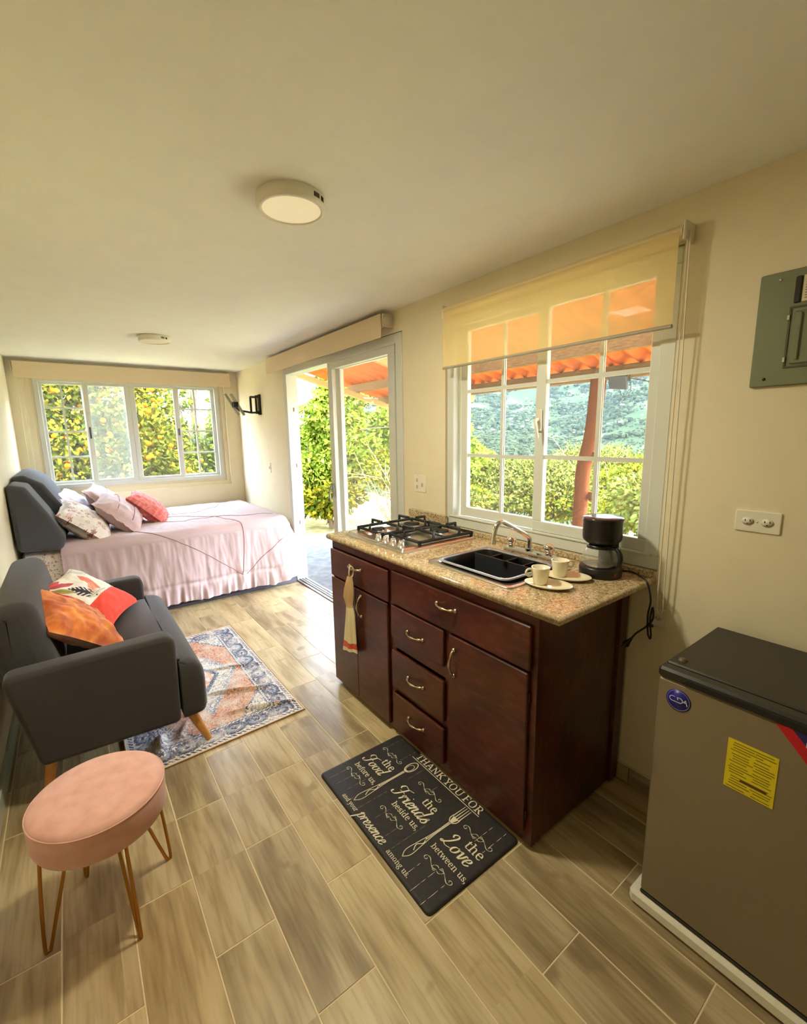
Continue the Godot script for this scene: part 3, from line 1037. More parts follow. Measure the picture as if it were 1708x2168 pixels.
func build_cooktop() -> void:
	var t := thing("gas_cooktop", "four burner stainless gas cooktop with black cast grates", "cooktop", Vector3(1.46, 0.9352, -1.93))
	var st := S()
	soft_tray(st, 0.245, 0.272, 0.022)
	put(st, "tray", steel(), t)
	var blk := mat("cast_iron", c8(24, 23, 22), 0.55)
	# burners
	for q in [[-0.10, -0.15, 0.036], [0.13, -0.14, 0.046], [0.13, 0.13, 0.036], [-0.085, 0.08, 0.028]]:
		st = S()
		lathe(st, [Vector2(q[2] + 0.016, 0.018), Vector2(q[2] + 0.012, 0.026), Vector2(q[2], 0.028), Vector2(q[2], 0.034)], 24, Transform3D(Basis(), Vector3(q[0], 0, q[1])))
		var bn := put(st, "burner", mat("burner_alloy", c8(180, 176, 168), 0.35, 0.9), t)
		st = S()
		lathe(st, [Vector2(q[2] + 0.002, 0.034), Vector2(q[2] + 0.002, 0.041), Vector2(q[2] - 0.004, 0.044), Vector2(0, 0.045)], 24, Transform3D(Basis(), Vector3(q[0], 0, q[1])))
		put(st, "burner_cap", blk, bn)
	# two grates, each a frame with fingers that turn up at the ends
	for gz in [-0.135, 0.135]:
		st = S()
		var w := 0.125
		var d0 := -0.165
		var d1 := 0.225
		if gz > 0.0: d0 = -0.13
		var y := 0.052
		tube(st, [Vector3(d0, y - 0.014, gz - w), Vector3(d1, y - 0.014, gz - w), Vector3(d1, y - 0.014, gz + w), Vector3(d0, y - 0.014, gz + w)], 0.0085, 6, true)
		tube(st, [Vector3((d0 + d1) * 0.5, y - 0.014, gz - w), Vector3((d0 + d1) * 0.5, y - 0.014, gz + w)], 0.006, 6)
		for cx in [lerpf(d0, d1, 0.25), lerpf(d0, d1, 0.75)]:
			for sg in [-1.0, 1.0]:
				tube(st, [Vector3(cx, y - 0.014, gz + sg * w), Vector3(cx, y + 0.018, gz + sg * w), Vector3(cx, y + 0.018, gz + sg * 0.03)], 0.0085, 6)
		for cx in [d0, d1]:
			var s := signf((d0 + d1) * 0.5 - cx)
			tube(st, [Vector3(cx, y - 0.014, gz), Vector3(cx, y + 0.018, gz), Vector3(cx + s * 0.065, y + 0.018, gz)], 0.0085, 6)
		for s in [-1.0, 1.0]:
			tube(st, [Vector3((d0 + d1) * 0.5, y - 0.014, gz), Vector3((d0 + d1) * 0.5, y + 0.018, gz), Vector3((d0 + d1) * 0.5 + s * 0.06, y + 0.018, gz)], 0.006, 6)
		for cx in [d0, d1]:
			for s in [-1.0, 1.0]:
				bx(st, Vector3(cx - 0.006, 0.018, gz + s * w - 0.006), Vector3(cx + 0.006, y - 0.008, gz + s * w + 0.006))
		put(st, "grate", blk, t)
	for k in 4:
		st = S()
		var at := Vector3(-0.205, 0.021, 0.01 + k * 0.067)
		lathe(st, [Vector2(0.019, 0.0), Vector2(0.017, 0.004), Vector2(0.015, 0.006), Vector2(0.014, 0.020), Vector2(0.012, 0.023), Vector2(0, 0.0235)], 20, Transform3D(Basis(), at))
		bx(st, at + Vector3(-0.013, 0.02, -0.003), at + Vector3(0.013, 0.030, 0.003), 0.002)
		put(st, "knob", mat("knob_silver", c8(206, 202, 192), 0.3, 0.7), t)

func soft_tray(st: SurfaceTool, hx: float, hz: float, h: float) -> void:
	var o := round_poly([Vector2(-hx, -hz), Vector2(hx, -hz), Vector2(hx, hz), Vector2(-hx, hz)], 0.012)
	extr(st, o, [Vector2(0, 0.0), Vector2(0, 0.010), Vector2(0.004, 0.014), Vector2(0.012, 0.014), Vector2(0.020, h)], Transform3D(Basis(Vector3(1, 0, 0), Vector3(0, 0, 1), Vector3(0, 1, 0)), Vector3.ZERO), false)

func build_sink() -> void:
	var t := thing("kitchen_sink", "stainless drop-in sink with rounded bowl set in the granite", "sink", Vector3(1.425, 0.9352, -1.26))
	var st := S()
	# rim and bowl as one sheet: rows of rounded rectangles going inwards and down
	var rows := [[0.20, 0.24, 0.03, 0.0], [0.20, 0.24, 0.03, 0.004], [0.196, 0.236, 0.03, 0.006], [0.168, 0.21, 0.05, 0.005], [0.163, 0.205, 0.05, 0.0], [0.160, 0.202, 0.05, -0.01], [0.152, 0.194, 0.05, -0.13], [0.130, 0.172, 0.05, -0.152], [0.03, 0.03, 0.02, -0.158]]
	var P := []
	var m := 0
	for r in rows:
		var o := round_poly([Vector2(-r[0], -r[1]), Vector2(r[0], -r[1]), Vector2(r[0], r[1]), Vector2(-r[0], r[1])], minf(r[2], r[0] * 0.9), 6)
		m = o.size()
		for i in m + 1: P.append(Vector3(o[i % m].x, r[3], o[i % m].y))
	emit_grid(st, P, m, rows.size() - 1)
	put(st, "bowl", steel(), t)
	st = S()
	lathe(st, [Vector2(0.045, -0.155), Vector2(0.04, -0.150), Vector2(0.03, -0.154), Vector2(0.0, -0.156)], 20)
	put(st, "drain", chrome(), t)
	# black plastic drainer basket
	var b := thing("dish_basket", "black plastic draining basket with slatted floor sitting in the sink", "basket", Vector3(1.415, 0.9352, -1.262))
	var blk := black_plastic()
	st = S()
	P = []
	m = 0
	for r in [[0.158, 0.196, 0.010], [0.158, 0.196, 0.016], [0.150, 0.188, 0.016], [0.148, 0.186, 0.010], [0.140, 0.176, -0.085]]:
		var o := round_poly([Vector2(-r[0], -r[1]), Vector2(r[0], -r[1]), Vector2(r[0], r[1]), Vector2(-r[0], r[1])], 0.045, 6)
		m = o.size()
		for i in m + 1: P.append(Vector3(o[i % m].x, r[2], o[i % m].y))
	emit_grid(st, P, m, 4)
	put(st, "wall", blk, b)
	st = S()
	P = []
	for r in [[0.1605, 0.1985, 0.012], [0.1605, 0.1985, 0.0175], [0.1495, 0.1875, 0.0178], [0.149, 0.187, 0.012]]:
		var o := round_poly([Vector2(-r[0], -r[1]), Vector2(r[0], -r[1]), Vector2(r[0], r[1]), Vector2(-r[0], r[1])], 0.046, 6)
		m = o.size()
		for i in m + 1: P.append(Vector3(o[i % m].x, r[2], o[i % m].y))
	emit_grid(st, P, m, 3)
	put(st, "rim", mat("grey_plastic_rim", c8(150, 150, 155), 0.25), b)
	st = S()
	for k in 11:
		var z := -0.165 + k * 0.033
		bx(st, Vector3(-0.138, -0.086, z - 0.005), Vector3(0.138, -0.080, z + 0.005))
	for k in 9:
		var x := -0.13 + k * 0.0325
		bx(st, Vector3(x - 0.005, -0.0855, -0.172), Vector3(x + 0.005, -0.0805, 0.172))
	for i in 8:
		for k in 10:
			bx(st, Vector3(-0.115 + i * 0.0285, -0.08, -0.15 + k * 0.033), Vector3(-0.107 + i * 0.0285, -0.066, -0.142 + k * 0.033), 0.002)
	put(st, "slatted_floor", blk, b)
	st = S()
	bx(st, Vector3(0.062, -0.08, -0.178), Vector3(0.066, 0.010, 0.178), 0.001)
	for z in [-0.085, 0.005, 0.095]:
		bx(st, Vector3(0.064, -0.07, z - 0.002), Vector3(0.146, 0.010, z + 0.002), 0.001)
	put(st, "divider", mat("dark_grey_plastic", c8(44, 46, 50), 0.3), b)
	# tap
	var f := thing("faucet", "chrome two handle kitchen tap with a long angled spout", "faucet", Vector3(1.665, 0.9352, -1.275))
	st = S()
	bx(st, Vector3(-0.022, 0.0, -0.14), Vector3(0.022, 0.022, 0.14), 0.006)
	put(st, "base_bar", chrome(), f)
	for z in [-0.105, 0.105]:
		st = S()
		lathe(st, [Vector2(0.017, 0.022), Vector2(0.015, 0.034), Vector2(0.020, 0.040), Vector2(0.024, 0.052), Vector2(0.022, 0.064), Vector2(0.014, 0.070), Vector2(0, 0.071)], 24, Transform3D(Basis(), Vector3(0, 0, z)))
		put(st, "handle_knob", chrome(), f)
	st = S()
	tube(st, [Vector3(0, 0.02, 0), Vector3(0, 0.032, 0)], 0.019, 18)
	var sp := curve([Vector3(0, 0.03, 0), Vector3(0, 0.075, 0), Vector3(-0.015, 0.092, 0), Vector3(-0.09, 0.132, 0.0), Vector3(-0.18, 0.178, 0.0), Vector3(-0.205, 0.182, 0.0), Vector3(-0.228, 0.166, 0.0), Vector3(-0.243, 0.13, 0.0), Vector3(-0.248, 0.10, 0.0)], 6)
	tube(st, sp, 0.0105, 14)
	tube(st, [Vector3(-0.2475, 0.105, 0), Vector3(-0.249, 0.092, 0)], 0.0125, 14)
	put(st, "spout", chrome(), f)

func build_coffee_things() -> void:
	var china := mat("ivory_china", c8(240, 230, 200), 0.15)
	for q in [[Vector3(1.365, 0.9352, -0.955), 0.35, "oval white saucer near the counter edge with a ring-handled cup on it", "white espresso cup with ring handle, on the saucer by the counter edge", 2.6], [Vector3(1.50, 0.9352, -0.965), 0.42, "oval white saucer beside the coffee maker with a cup on it", "white espresso cup on the saucer beside the coffee maker", -0.5]]:
		var st := S()
		lathe(st, [Vector2(0.0, 0.001), Vector2(0.045, 0.001), Vector2(0.06, 0.004), Vector2(0.078, 0.012), Vector2(0.0785, 0.0138), Vector2(0.076, 0.0142), Vector2(0.058, 0.0075), Vector2(0.042, 0.0052), Vector2(0.0, 0.005)], 40, Transform3D(), Vector2(0.74, 1.12))
		var s := put(st, "saucer", china, null)
		s.position = q[0]
		s.rotation.y = q[1]
		tag(s, q[2], "saucer", "oval saucers")
		var cup := thing("cup", q[3], "cup", q[0] + Vector3(-0.005, 0.0053, -0.032), "espresso cups")
		st = S()
		lathe(st, [Vector2(0.0, 0.0), Vector2(0.024, 0.0), Vector2(0.026, 0.003), Vector2(0.0335, 0.062), Vector2(0.0335, 0.064), Vector2(0.031, 0.064), Vector2(0.0245, 0.008), Vector2(0.022, 0.005), Vector2(0, 0.005)], 36)
		put(st, "cup_body", china, cup)
		st = S()
		var pts := []
		for k in 20:
			var a := TAU * k / 20.0
			pts.append(Vector3(0.043 + cos(a) * 0.013, 0.045 + sin(a) * 0.013, 0))
		tube(st, pts, 0.0042, 8, true)
		put(st, "cup_handle", china, cup)
		cup.rotation.y = q[4]
	# coffee maker
	var t := thing("coffee_maker", "small black drip coffee maker with glass jug at the counter end", "coffee maker", Vector3(1.645, 0.9352, -0.915))
	var blk := black_plastic()
	var st := S()
	var B := Basis(Vector3(1, 0, 0), Vector3(0, 0, 1), Vector3(0, 1, 0))
	var oval := func(rx: float, rz: float) -> Array:
		var o := []
		for k in 36: o.append(Vector2(cos(TAU * k / 36.0) * rx, sin(TAU * k / 36.0) * rz))
		return o
	extr(st, oval.call(0.078, 0.080), [Vector2(0.003, 0.0), Vector2(0, 0.004), Vector2(0.0, 0.034), Vector2(0.004, 0.040), Vector2(0.012, 0.041)], Transform3D(B, Vector3.ZERO))
	put(st, "base", blk, t)
	st = S()
	extr(st, round_poly([Vector2(0.045, -0.045), Vector2(0.076, -0.03), Vector2(0.076, 0.03), Vector2(0.045, 0.045)], 0.01), [Vector2(0, 0.03), Vector2(0, 0.15)], Transform3D(B, Vector3.ZERO))
	put(st, "column", blk, t)
	st = S()
	extr(st, oval.call(0.074, 0.072), [Vector2(0.025, 0.128), Vector2(0.012, 0.134), Vector2(0.002, 0.145), Vector2(0.0, 0.155), Vector2(-0.001, 0.215), Vector2(-0.002, 0.222)], Transform3D(B, Vector3.ZERO))
	put(st, "brew_head", blk, t)
	st = S()
	extr(st, oval.call(0.0775, 0.0755), [Vector2(0.001, 0.2222), Vector2(0.0, 0.225), Vector2(0.0, 0.231), Vector2(0.004, 0.234), Vector2(0.03, 0.236)], Transform3D(B, Vector3.ZERO))
	put(st, "lid", mat("glossy_black_lid", c8(30, 32, 36), 0.15), t)
	var gl := mat("jug_glass", Color(0.80, 0.82, 0.78, 0.22), 0.03)
	gl.transparency = BaseMaterial3D.TRANSPARENCY_ALPHA
	st = S()
	lathe(st, [Vector2(0.0, 0.043), Vector2(0.052, 0.043), Vector2(0.062, 0.05), Vector2(0.066, 0.066), Vector2(0.062, 0.09), Vector2(0.050, 0.112), Vector2(0.044, 0.120)], 36, Transform3D(Basis(), Vector3(-0.012, 0, 0)))
	var jug := put(st, "jug", gl, t)
	st = S()
	lathe(st, [Vector2(0.045, 0.112), Vector2(0.049, 0.113), Vector2(0.047, 0.124), Vector2(0.04, 0.128), Vector2(0.0, 0.130)], 30, Transform3D(Basis(), Vector3(-0.012, 0, 0)))
	put(st, "jug_collar", blk, jug)
	st = S()
	tube(st, curve([Vector3(-0.012, 0.118, 0.045), Vector3(-0.015, 0.118, 0.068), Vector3(-0.018, 0.102, 0.084), Vector3(-0.018, 0.075, 0.087), Vector3(-0.014, 0.052, 0.074)], 5), [0.008, 0.008, 0.008, 0.008, 0.008, 0.009, 0.009, 0.009, 0.009, 0.009, 0.0095, 0.0095, 0.0095, 0.0095, 0.0095, 0.009, 0.009, 0.0085, 0.0085, 0.008, 0.008], 10)
	put(st, "jug_handle", blk, jug)
	st = S()
	bx(st, Vector3(-0.032, 0.012, 0.0722), Vector3(-0.010, 0.026, 0.0765), 0.002)
	put(st, "power_switch", mat("red_switch", c8(150, 30, 24), 0.4), t)
	# cord over the end of the counter, tied in a bundle, plug dangling
	st = S()
	var cord := curve([Vector3(0.06, 0.015, 0.055), Vector3(0.065, 0.02, 0.09), Vector3(0.05, 0.014, 0.135), Vector3(0.035, 0.0, 0.168), Vector3(0.032, -0.06, 0.186), Vector3(0.032, -0.12, 0.180), Vector3(0.034, -0.19, 0.184), Vector3(0.036, -0.212, 0.192), Vector3(0.03, -0.195, 0.197), Vector3(0.03, -0.13, 0.190), Vector3(0.03, -0.085, 0.196), Vector3(0.034, -0.13, 0.198), Vector3(0.03, -0.165, 0.180), Vector3(0.02, -0.20, 0.150), Vector3(0.012, -0.225, 0.136)], 6)
	tube(st, cord, 0.0035, 7)
	put(st, "power_cord", blk, t)
	st = S()
	tube(st, [Vector3(0.024, -0.158, 0.184), Vector3(0.040, -0.160, 0.196)], 0.007, 8)
	put(st, "cord_tie", blk, t)
	st = S()
	var pd := Vector3(-0.35, -0.8, -0.45).normalized()
	var p0 := Vector3(0.012, -0.225, 0.136)
	tube(st, [p0, p0 + pd * 0.012, p0 + pd * 0.03, p0 + pd * 0.036], [0.005, 0.007, 0.013, 0.013], 10)
	for s in [-1.0, 1.0]:
		tube(st, [p0 + pd * 0.034 + Vector3(0, 0, s * 0.006), p0 + pd * 0.05 + Vector3(0, 0, s * 0.006)], 0.002, 6)
	put(st, "plug", blk, t)

func build_towel() -> void:
	var t := thing("dish_towel", "cream hanging tea towel with crocheted top and red border on a drawer pull", "towel", Vector3(1.13, 0.785, -2.03))
	var st := S()
	# loop over the pull
	tube(st, curve([Vector3(0.008, 0.02, 0.03), Vector3(-0.006, 0.03, 0.03), Vector3(-0.012, 0.0, 0.028), Vector3(-0.008, -0.03, 0.022), Vector3(0.008, -0.03, 0.024), Vector3(0.014, 0.0, 0.028)], 5, true), 0.004, 7, true)
	put(st, "hanging_loop", mat("loop_cream", c8(222, 206, 170), 0.8), t)
	var prof := [[-0.025, 0.018, 0.012, 0.022], [-0.06, 0.028, 0.018, 0.016], [-0.11, 0.040, 0.022, 0.006], [-0.15, 0.042, 0.022, 0.000], [-0.18, 0.030, 0.018, 0.004], [-0.20, 0.028, 0.018, 0.010], [-0.24, 0.034, 0.020, 0.012], [-0.32, 0.042, 0.022, 0.006], [-0.40, 0.050, 0.024, 0.000], [-0.44, 0.056, 0.026, -0.004], [-0.467, 0.060, 0.026, -0.006]]
	var shape := func(a0: int, a1: int) -> SurfaceTool:
		var s := S()
		var P := []
		var n := 28
		for k in range(a0, a1 + 1):
			var q = prof[k]
			for i in n + 1:
				var a := TAU * (i % n) / n
				var fold := 1.0 + 0.16 * sin(a * 5.0 + 0.6) * clampf((k - 4.0) / 4.0, 0.35, 1.0)
				var drop := 0.02 * sin(a - 0.8) * clampf((k - 8.0) / 2.0, 0.0, 1.0)
				P.append(Vector3(sin(a) * q[2] * fold - 0.004, q[0] - drop, cos(a) * q[1] * fold + q[3]))
		emit_grid(s, P, n, a1 - a0)
		return s
	var cro := fabric("crochet_tan", c8(206, 168, 118), 0.0, 0.25, 26.0)
	var linen := fabric("towel_linen", c8(228, 212, 164), 0.2, 0.05, 12.0)
	put(shape.call(0, 5), "crochet_top", cro, t)
	put(shape.call(5, 8), "cloth", linen, t)
	put(shape.call(8, 9), "red_border", fabric("towel_red", c8(206, 74, 40), 0.2, 0.25, 14.0), t)
	put(shape.call(9, 10), "hem", linen, t)

# ------------------------------------------------------------------ fridge
func build_fridge() -> void:
	var t := thing("mini_fridge", "low grey and black refrigerator with blue badge and yellow energy label", "refrigerator", Vector3(1.30, 0.05, -0.29))
	# local: x into the fridge, z along the wall; front at x = 0
	var steelg := mat("brushed_grey_panel", c8(140, 128, 104), 0.5, 0.35)
	var blk := mat("black_fridge_plastic", c8(40, 37, 30), 0.4)
	var st := S()
	bx(st, Vector3(0.055, 0.0, -0.232), Vector3(0.415, 0.765, 0.238), 0.004)
	put(st, "cabinet", mat("black_fridge_shell", c8(36, 33, 26), 0.5), t)
	st = S()
	bx(st, Vector3(0.04, 0.765, -0.234), Vector3(0.418, 0.782, 0.24), 0.004)
	put(st, "top_board", blk, t)
	st = S()
	bx(st, Vector3(0.0, 0.012, -0.236), Vector3(0.05, 0.748, 0.240), 0.006)
	var dr := put(st, "door", steelg, t)
	# black cap with a scooped grip along the door's top edge
	st = S()
	bx(st, Vector3(-0.004, 0.748, -0.238), Vector3(0.038, 0.780, 0.242), 0.007)
	put(st, "door_cap", blk, dr)
	st = S()
	extr(st, round_poly([Vector2(-0.18, 0.752), Vector2(0.21, 0.751), Vector2(0.21, 0.764), Vector2(0.0, 0.771), Vector2(-0.16, 0.770)], 0.005), [Vector2(0, -0.0045), Vector2(0.002, -0.0055)], Transform3D(Basis(Vector3(0, 0, 1), Vector3(0, 1, 0), Vector3(1, 0, 0)), Vector3.ZERO), false)
	put(st, "grip_recess", mat("recess_black", c8(12, 12, 10), 0.6), dr)
	st = S()
	bx(st, Vector3(0.0, 0.002, -0.236), Vector3(0.05, 0.012, 0.24), 0.002)
	put(st, "door_foot_cap", blk, dr)
	st = S()
	lathe(st, [Vector2(0.012, 0.0), Vector2(0.010, 0.006), Vector2(0, 0.007)], 14, Transform3D(Basis(), Vector3(0.075, 0.782, -0.205)))
	put(st, "hinge_cover", mat("hinge_grey", c8(96, 88, 66), 0.5), t)
	# badge
	var face_b := Basis(Vector3(0, 0, 1), Vector3(0, 1, 0), Vector3(-1, 0, 0))
	var at := Vector3(-0.0005, 0.697, -0.179)
	st = S()
	lathe(st, [Vector2(0, 0.0), Vector2(0.032, 0.0), Vector2(0.032, 0.0008), Vector2(0, 0.0008)], 36, Transform3D(Basis(Vector3.BACK, PI / 2), at))
	var badge := put(st, "round_badge", mat("badge_blue", c8(38, 34, 142), 0.35), dr)
	st = S()
	var ringp := []
	for k in 40: ringp.append(at + Vector3(-0.0009, sin(TAU * k / 40.0) * 0.0285, cos(TAU * k / 40.0) * 0.0285))
	tube(st, ringp, 0.0005, 4, true)
	put(st, "badge_ring", mat("badge_pale", c8(190, 188, 220), 0.4), badge)
	var white := mat("print_white", c8(236, 234, 236), 0.5)
	# letters C D A drawn as strokes
	for strokes in [[[Vector2(-0.0095, 0.008), Vector2(-0.018, 0.008), Vector2(-0.0225, 0.004), Vector2(-0.0225, -0.002), Vector2(-0.018, -0.006), Vector2(-0.004, -0.006)]], [[Vector2(-0.0035, 0.0075), Vector2(-0.0015, 0.001)], [Vector2(-0.0038, 0.008), Vector2(0.006, 0.008), Vector2(0.0105, 0.004), Vector2(0.0105, -0.002), Vector2(0.006, -0.006), Vector2(-0.0035, -0.006)]], [[Vector2(0.0120, 0.0005), Vector2(0.0205, 0.0005)], [Vector2(0.0135, 0.0005), Vector2(0.0185, 0.0085)], [Vector2(0.0182, 0.009), Vector2(0.0200, 0.001), Vector2(0.0232, -0.0075)]]]:
		st = S()
		for s in strokes: ribbon(st, s, 0.0019, Transform3D(face_b, at + Vector3(-0.0011, 0, 0)))
		put(st, "letter", white, badge)
	# energy label
	st = S()
	bx(st, Vector3(-0.0012, 0.517, -0.054), Vector3(0.0005, 0.656, 0.051))
	var lab := put(st, "energy_label", mat("label_yellow", c8(226, 206, 22), 0.6), dr)
	var ink := mat("label_ink", c8(128, 112, 20), 0.7)
	var y := 0.650
	var k := 0
	while y > 0.522:
		var n := 1 if k in [0, 2, 9] else 2
		for j in n:
			var z0 := -0.048 + j * 0.05 + rng.randf_range(0, 0.008)
			var z1 := z0 + rng.randf_range(0.03, 0.05) * (1.8 if n == 1 else 1.0)
			st = S()
			bx(st, Vector3(-0.0016, y - 0.0022, z0), Vector3(-0.001, y, minf(z1, 0.047)))
			put(st, "print_line", ink, lab)
		y -= 0.0072 if k % 4 != 3 else 0.010
		k += 1
	st = S()
	bx(st, Vector3(-0.0017, 0.548, -0.02), Vector3(-0.001, 0.553, 0.036))
	put(st, "rating_bar", mat("label_brown", c8(92, 58, 14), 0.7), lab)
	# red and blue corner sticker
	st = S()
	extr(st, [Vector2(0.033, 0.747), Vector2(0.10, 0.674), Vector2(0.135, 0.674), Vector2(0.066, 0.747)], [Vector2(0, 0.0), Vector2(0, 0.0012)], Transform3D(face_b, Vector3.ZERO), false)
	put(st, "red_sticker_band", mat("sticker_red", c8(190, 16, 34), 0.4), dr)
	st = S()
	extr(st, [Vector2(0.0665, 0.747), Vector2(0.1355, 0.674), Vector2(0.20, 0.674), Vector2(0.20, 0.747)], [Vector2(0, 0.0), Vector2(0, 0.0012)], Transform3D(face_b, Vector3.ZERO), false)
	put(st, "blue_sticker", mat("sticker_blue", c8(30, 30, 112), 0.4), dr)
	st = S()
	bx(st, Vector3(-0.0018, 0.715, 0.094), Vector3(-0.001, 0.728, 0.16))
	put(st, "white_print", white, dr)
	# polystyrene tray it still stands on
	st = S()
	bx(st, Vector3(1.289, 0.0, -0.556), Vector3(1.725, 0.05, -0.02), 0.012)
	var fm := mat("polystyrene", c8(232, 226, 208), 0.85)
	relief(fm, ntex(0.3, [Color.BLACK, Color.WHITE], [], 256, 31, FastNoiseLite.TYPE_CELLULAR), 0.1)
	tri(fm, 6.0)
	tag(put(st, "foam_tray", fm, null), "white polystyrene packing tray under the refrigerator", "packing foam")

func ribbon(st: SurfaceTool, pts: Array, w, t: Transform3D) -> void:
	# flat print stroke in local xy; w is a width or one per point
	st.set_smooth_group(0)
	var n := pts.size()
	var A := []
	var B := []
	for i in n:
		var d: Vector2 = (pts[mini(i + 1, n - 1)] - pts[maxi(i - 1, 0)]).normalized()
		var nn := Vector2(-d.y, d.x)
		var h: float = (w[i] if w is Array else w) * 0.5
		var p: Vector2 = pts[i]
		A.append(t * Vector3(p.x + nn.x * h, p.y + nn.y * h, 0))
		B.append(t * Vector3(p.x - nn.x * h, p.y - nn.y * h, 0))
	for i in n - 1:
		for q in [A[i], A[i + 1], B[i + 1], A[i], B[i + 1], B[i]]:
			st.add_vertex(q)

# ------------------------------------------------------------------ printed kitchen mat
func build_mat() -> void:
	# text runs along +z, letters point towards the cabinet (+x)
	var B := Basis(Vector3(0, 0, 1), Vector3(1, 0, 0), Vector3(0, 1, 0))
	var t := thing("kitchen_mat", "black cushioned floor mat printed with cream thank you lettering, spoon and fork", "mat", Vector3(0.738, 0.0, -1.658))
	var st := S()
	extr(st, round_poly([Vector2(0, 0), Vector2(0.757, 0), Vector2(0.757, 0.44), Vector2(0, 0.44)], 0.022), [Vector2(0, 0.0005), Vector2(0, 0.005), Vector2(0.004, 0.0095), Vector2(0.012, 0.011)], Transform3D(B, Vector3.ZERO), true)
	var bm := mat("mat_black", Color.WHITE, 0.62)
	bm.albedo_texture = ntex(0.03, [c8(30, 25, 23), c8(38, 31, 29), c8(46, 39, 36)], [], 256, 44)
	tri(bm, 4.0)
	relief(bm, ntex(0.3, [Color.BLACK, Color.WHITE], [], 256, 45), 0.03)
	put(st, "pad", bm, t)
	var cream := mat("mat_print_cream", c8(231, 219, 187), 0.7, 0.015)
	var faded := mat("mat_print_faded", c8(150, 134, 108), 0.7)
	var T := func(x: float, y: float) -> Transform3D: return Transform3D(B, Vector3(y, 0.0114, x))
	var o := Vector2(0.0, 0.005)
	for q in [["THANK YOU FOR", 0.385, 0.411, 0.405, 0.03], ["the", 0.148, 0.266, 0.072, 0.0], ["before us,", 0.124, 0.158, 0.155, 0.0], ["and your", 0.222, 0.022, 0.105, 0.0], ["among us.", 0.556, 0.022, 0.125, 0.0], ["the", 0.438, 0.270, 0.072, 0.0], ["beside us,", 0.412, 0.163, 0.158, 0.0], ["the", 0.688, 0.270, 0.075, 0.0], ["between us,", 0.664, 0.166, 0.176, 0.0]]:
		var tm := TextMesh.new()
		var f := SystemFont.new()
		f.font_names = PackedStringArray(["Droid Serif"])
		tm.font = f
		tm.text = q[0]
		tm.font_size = 32
		tm.depth = 0.02
		tm.pixel_size = 0.01
		tm.horizontal_alignment = HORIZONTAL_ALIGNMENT_CENTER
		tm.vertical_alignment = VERTICAL_ALIGNMENT_CENTER
		var w: float = tm.get_aabb().size.x
		var k: float = q[3] / w
		var o2 := put(tm, "lettering", cream, t)
		var sy := 1.0 if q[4] == 0.0 else 0.95
		o2.transform = Transform3D(Basis(B.x * k, B.y * k * sy, B.z * 0.03), Vector3(q[2] + o.y, 0.0112, q[1] + o.x))
	# script words
	for q in [["Food", 0.038, 0.196, 0.060], ["Friends", 0.276, 0.192, 0.066], ["Love", 0.575, 0.200, 0.066], ["presence", 0.290, 0.012, 0.052]]:
		st = S()
		script(st, q[0], T.call(q[1], q[2] + 0.005), q[3])
		put(st, "script_lettering", cream, t)
	st = S()
	ribbon(st, [Vector2(0.17, 0.392), Vector2(0.595, 0.392)], 0.0028, T.call(0, 0))
	put(st, "rule", cream, t)
	# worn board lines
	for q in [[0.046, 0.30, 0.43], [0.053, 0.02, 0.13], [0.10, 0.03, 0.16], [0.156, 0.33, 0.43], [0.156, 0.05, 0.15], [0.21, 0.03, 0.05], [0.268, 0.29, 0.385], [0.268, 0.03, 0.18], [0.35, 0.066, 0.17], [0.38, 0.30, 0.38], [0.44, 0.05, 0.12], [0.497, 0.04, 0.205], [0.55, 0.03, 0.05], [0.605, 0.02, 0.09], [0.66, 0.0, 0.11], [0.66, 0.30, 0.40], [0.71, 0.29, 0.42], [0.715, 0.0, 0.11]]:
		st = S()
		var y: float = q[1]
		while y < q[2]:
			var y2 := minf(y + rng.randf_range(0.012, 0.05), q[2])
			ribbon(st, [Vector2(q[0], y), Vector2(q[0] + 0.0006, (y + y2) * 0.5), Vector2(q[0], y2)], [0.0006, 0.0016, 0.0006], T.call(0, 0))
			y = y2 + rng.randf_range(0.002, 0.012)
		put(st, "board_line", faded if q[0] < 0.6 else cream, t)
	# flourishes
	for q in [[0.107, 0.32], [0.112, 0.119], [0.38, 0.32], [0.385, 0.119], [0.657, 0.321], [0.66, 0.123]]:
		st = S()
		for s in [1.0, -1.0]:
			var c := Vector2(q[0], q[1])
			var pts := []
			for p in [Vector2(0.002, 0.004), Vector2(0.018, 0.010), Vector2(0.034, 0.002), Vector2(0.050, -0.008), Vector2(0.064, -0.006), Vector2(0.068, 0.004), Vector2(0.060, 0.009), Vector2(0.054, 0.004), Vector2(0.058, -0.001)]: pts.append(c + p * Vector2(s, s if s < 0 else 1.0))
			var cu := curve(pts, 5)
			var ww := []
			for i in cu.size(): ww.append(0.0008 + 0.0018 * absf(sin(i * 0.33)))
			ribbon(st, cu, ww, T.call(0, 0))
			pts = []
			for p in [Vector2(0.0, -0.006), Vector2(0.012, -0.008), Vector2(0.022, 0.004), Vector2(0.016, 0.012), Vector2(0.008, 0.014), Vector2(0.004, 0.008)]: pts.append(c + p * Vector2(s, s if s < 0 else 1.0))
			cu = curve(pts, 5)
			ww = []
			for i in cu.size(): ww.append(0.0006 + 0.0016 * absf(sin(i * 0.4)))
			ribbon(st, cu, ww, T.call(0, 0))
		put(st, "flourish", cream, t)
	# spoon
	st = S()
	var sp := Vector2(0.223, 0.0)
	var out := []
	for k in 25:
		var a := TAU * k / 24.0
		out.append(sp + Vector2(cos(a) * 0.021, 0.345 + sin(a) * 0.036))
	ribbon(st, out, 0.004, T.call(0, 0))
	out = []
	for k in 25:
		var a := TAU * k / 24.0
		out.append(sp + Vector2(cos(a) * 0.014, 0.338 + sin(a) * 0.022))
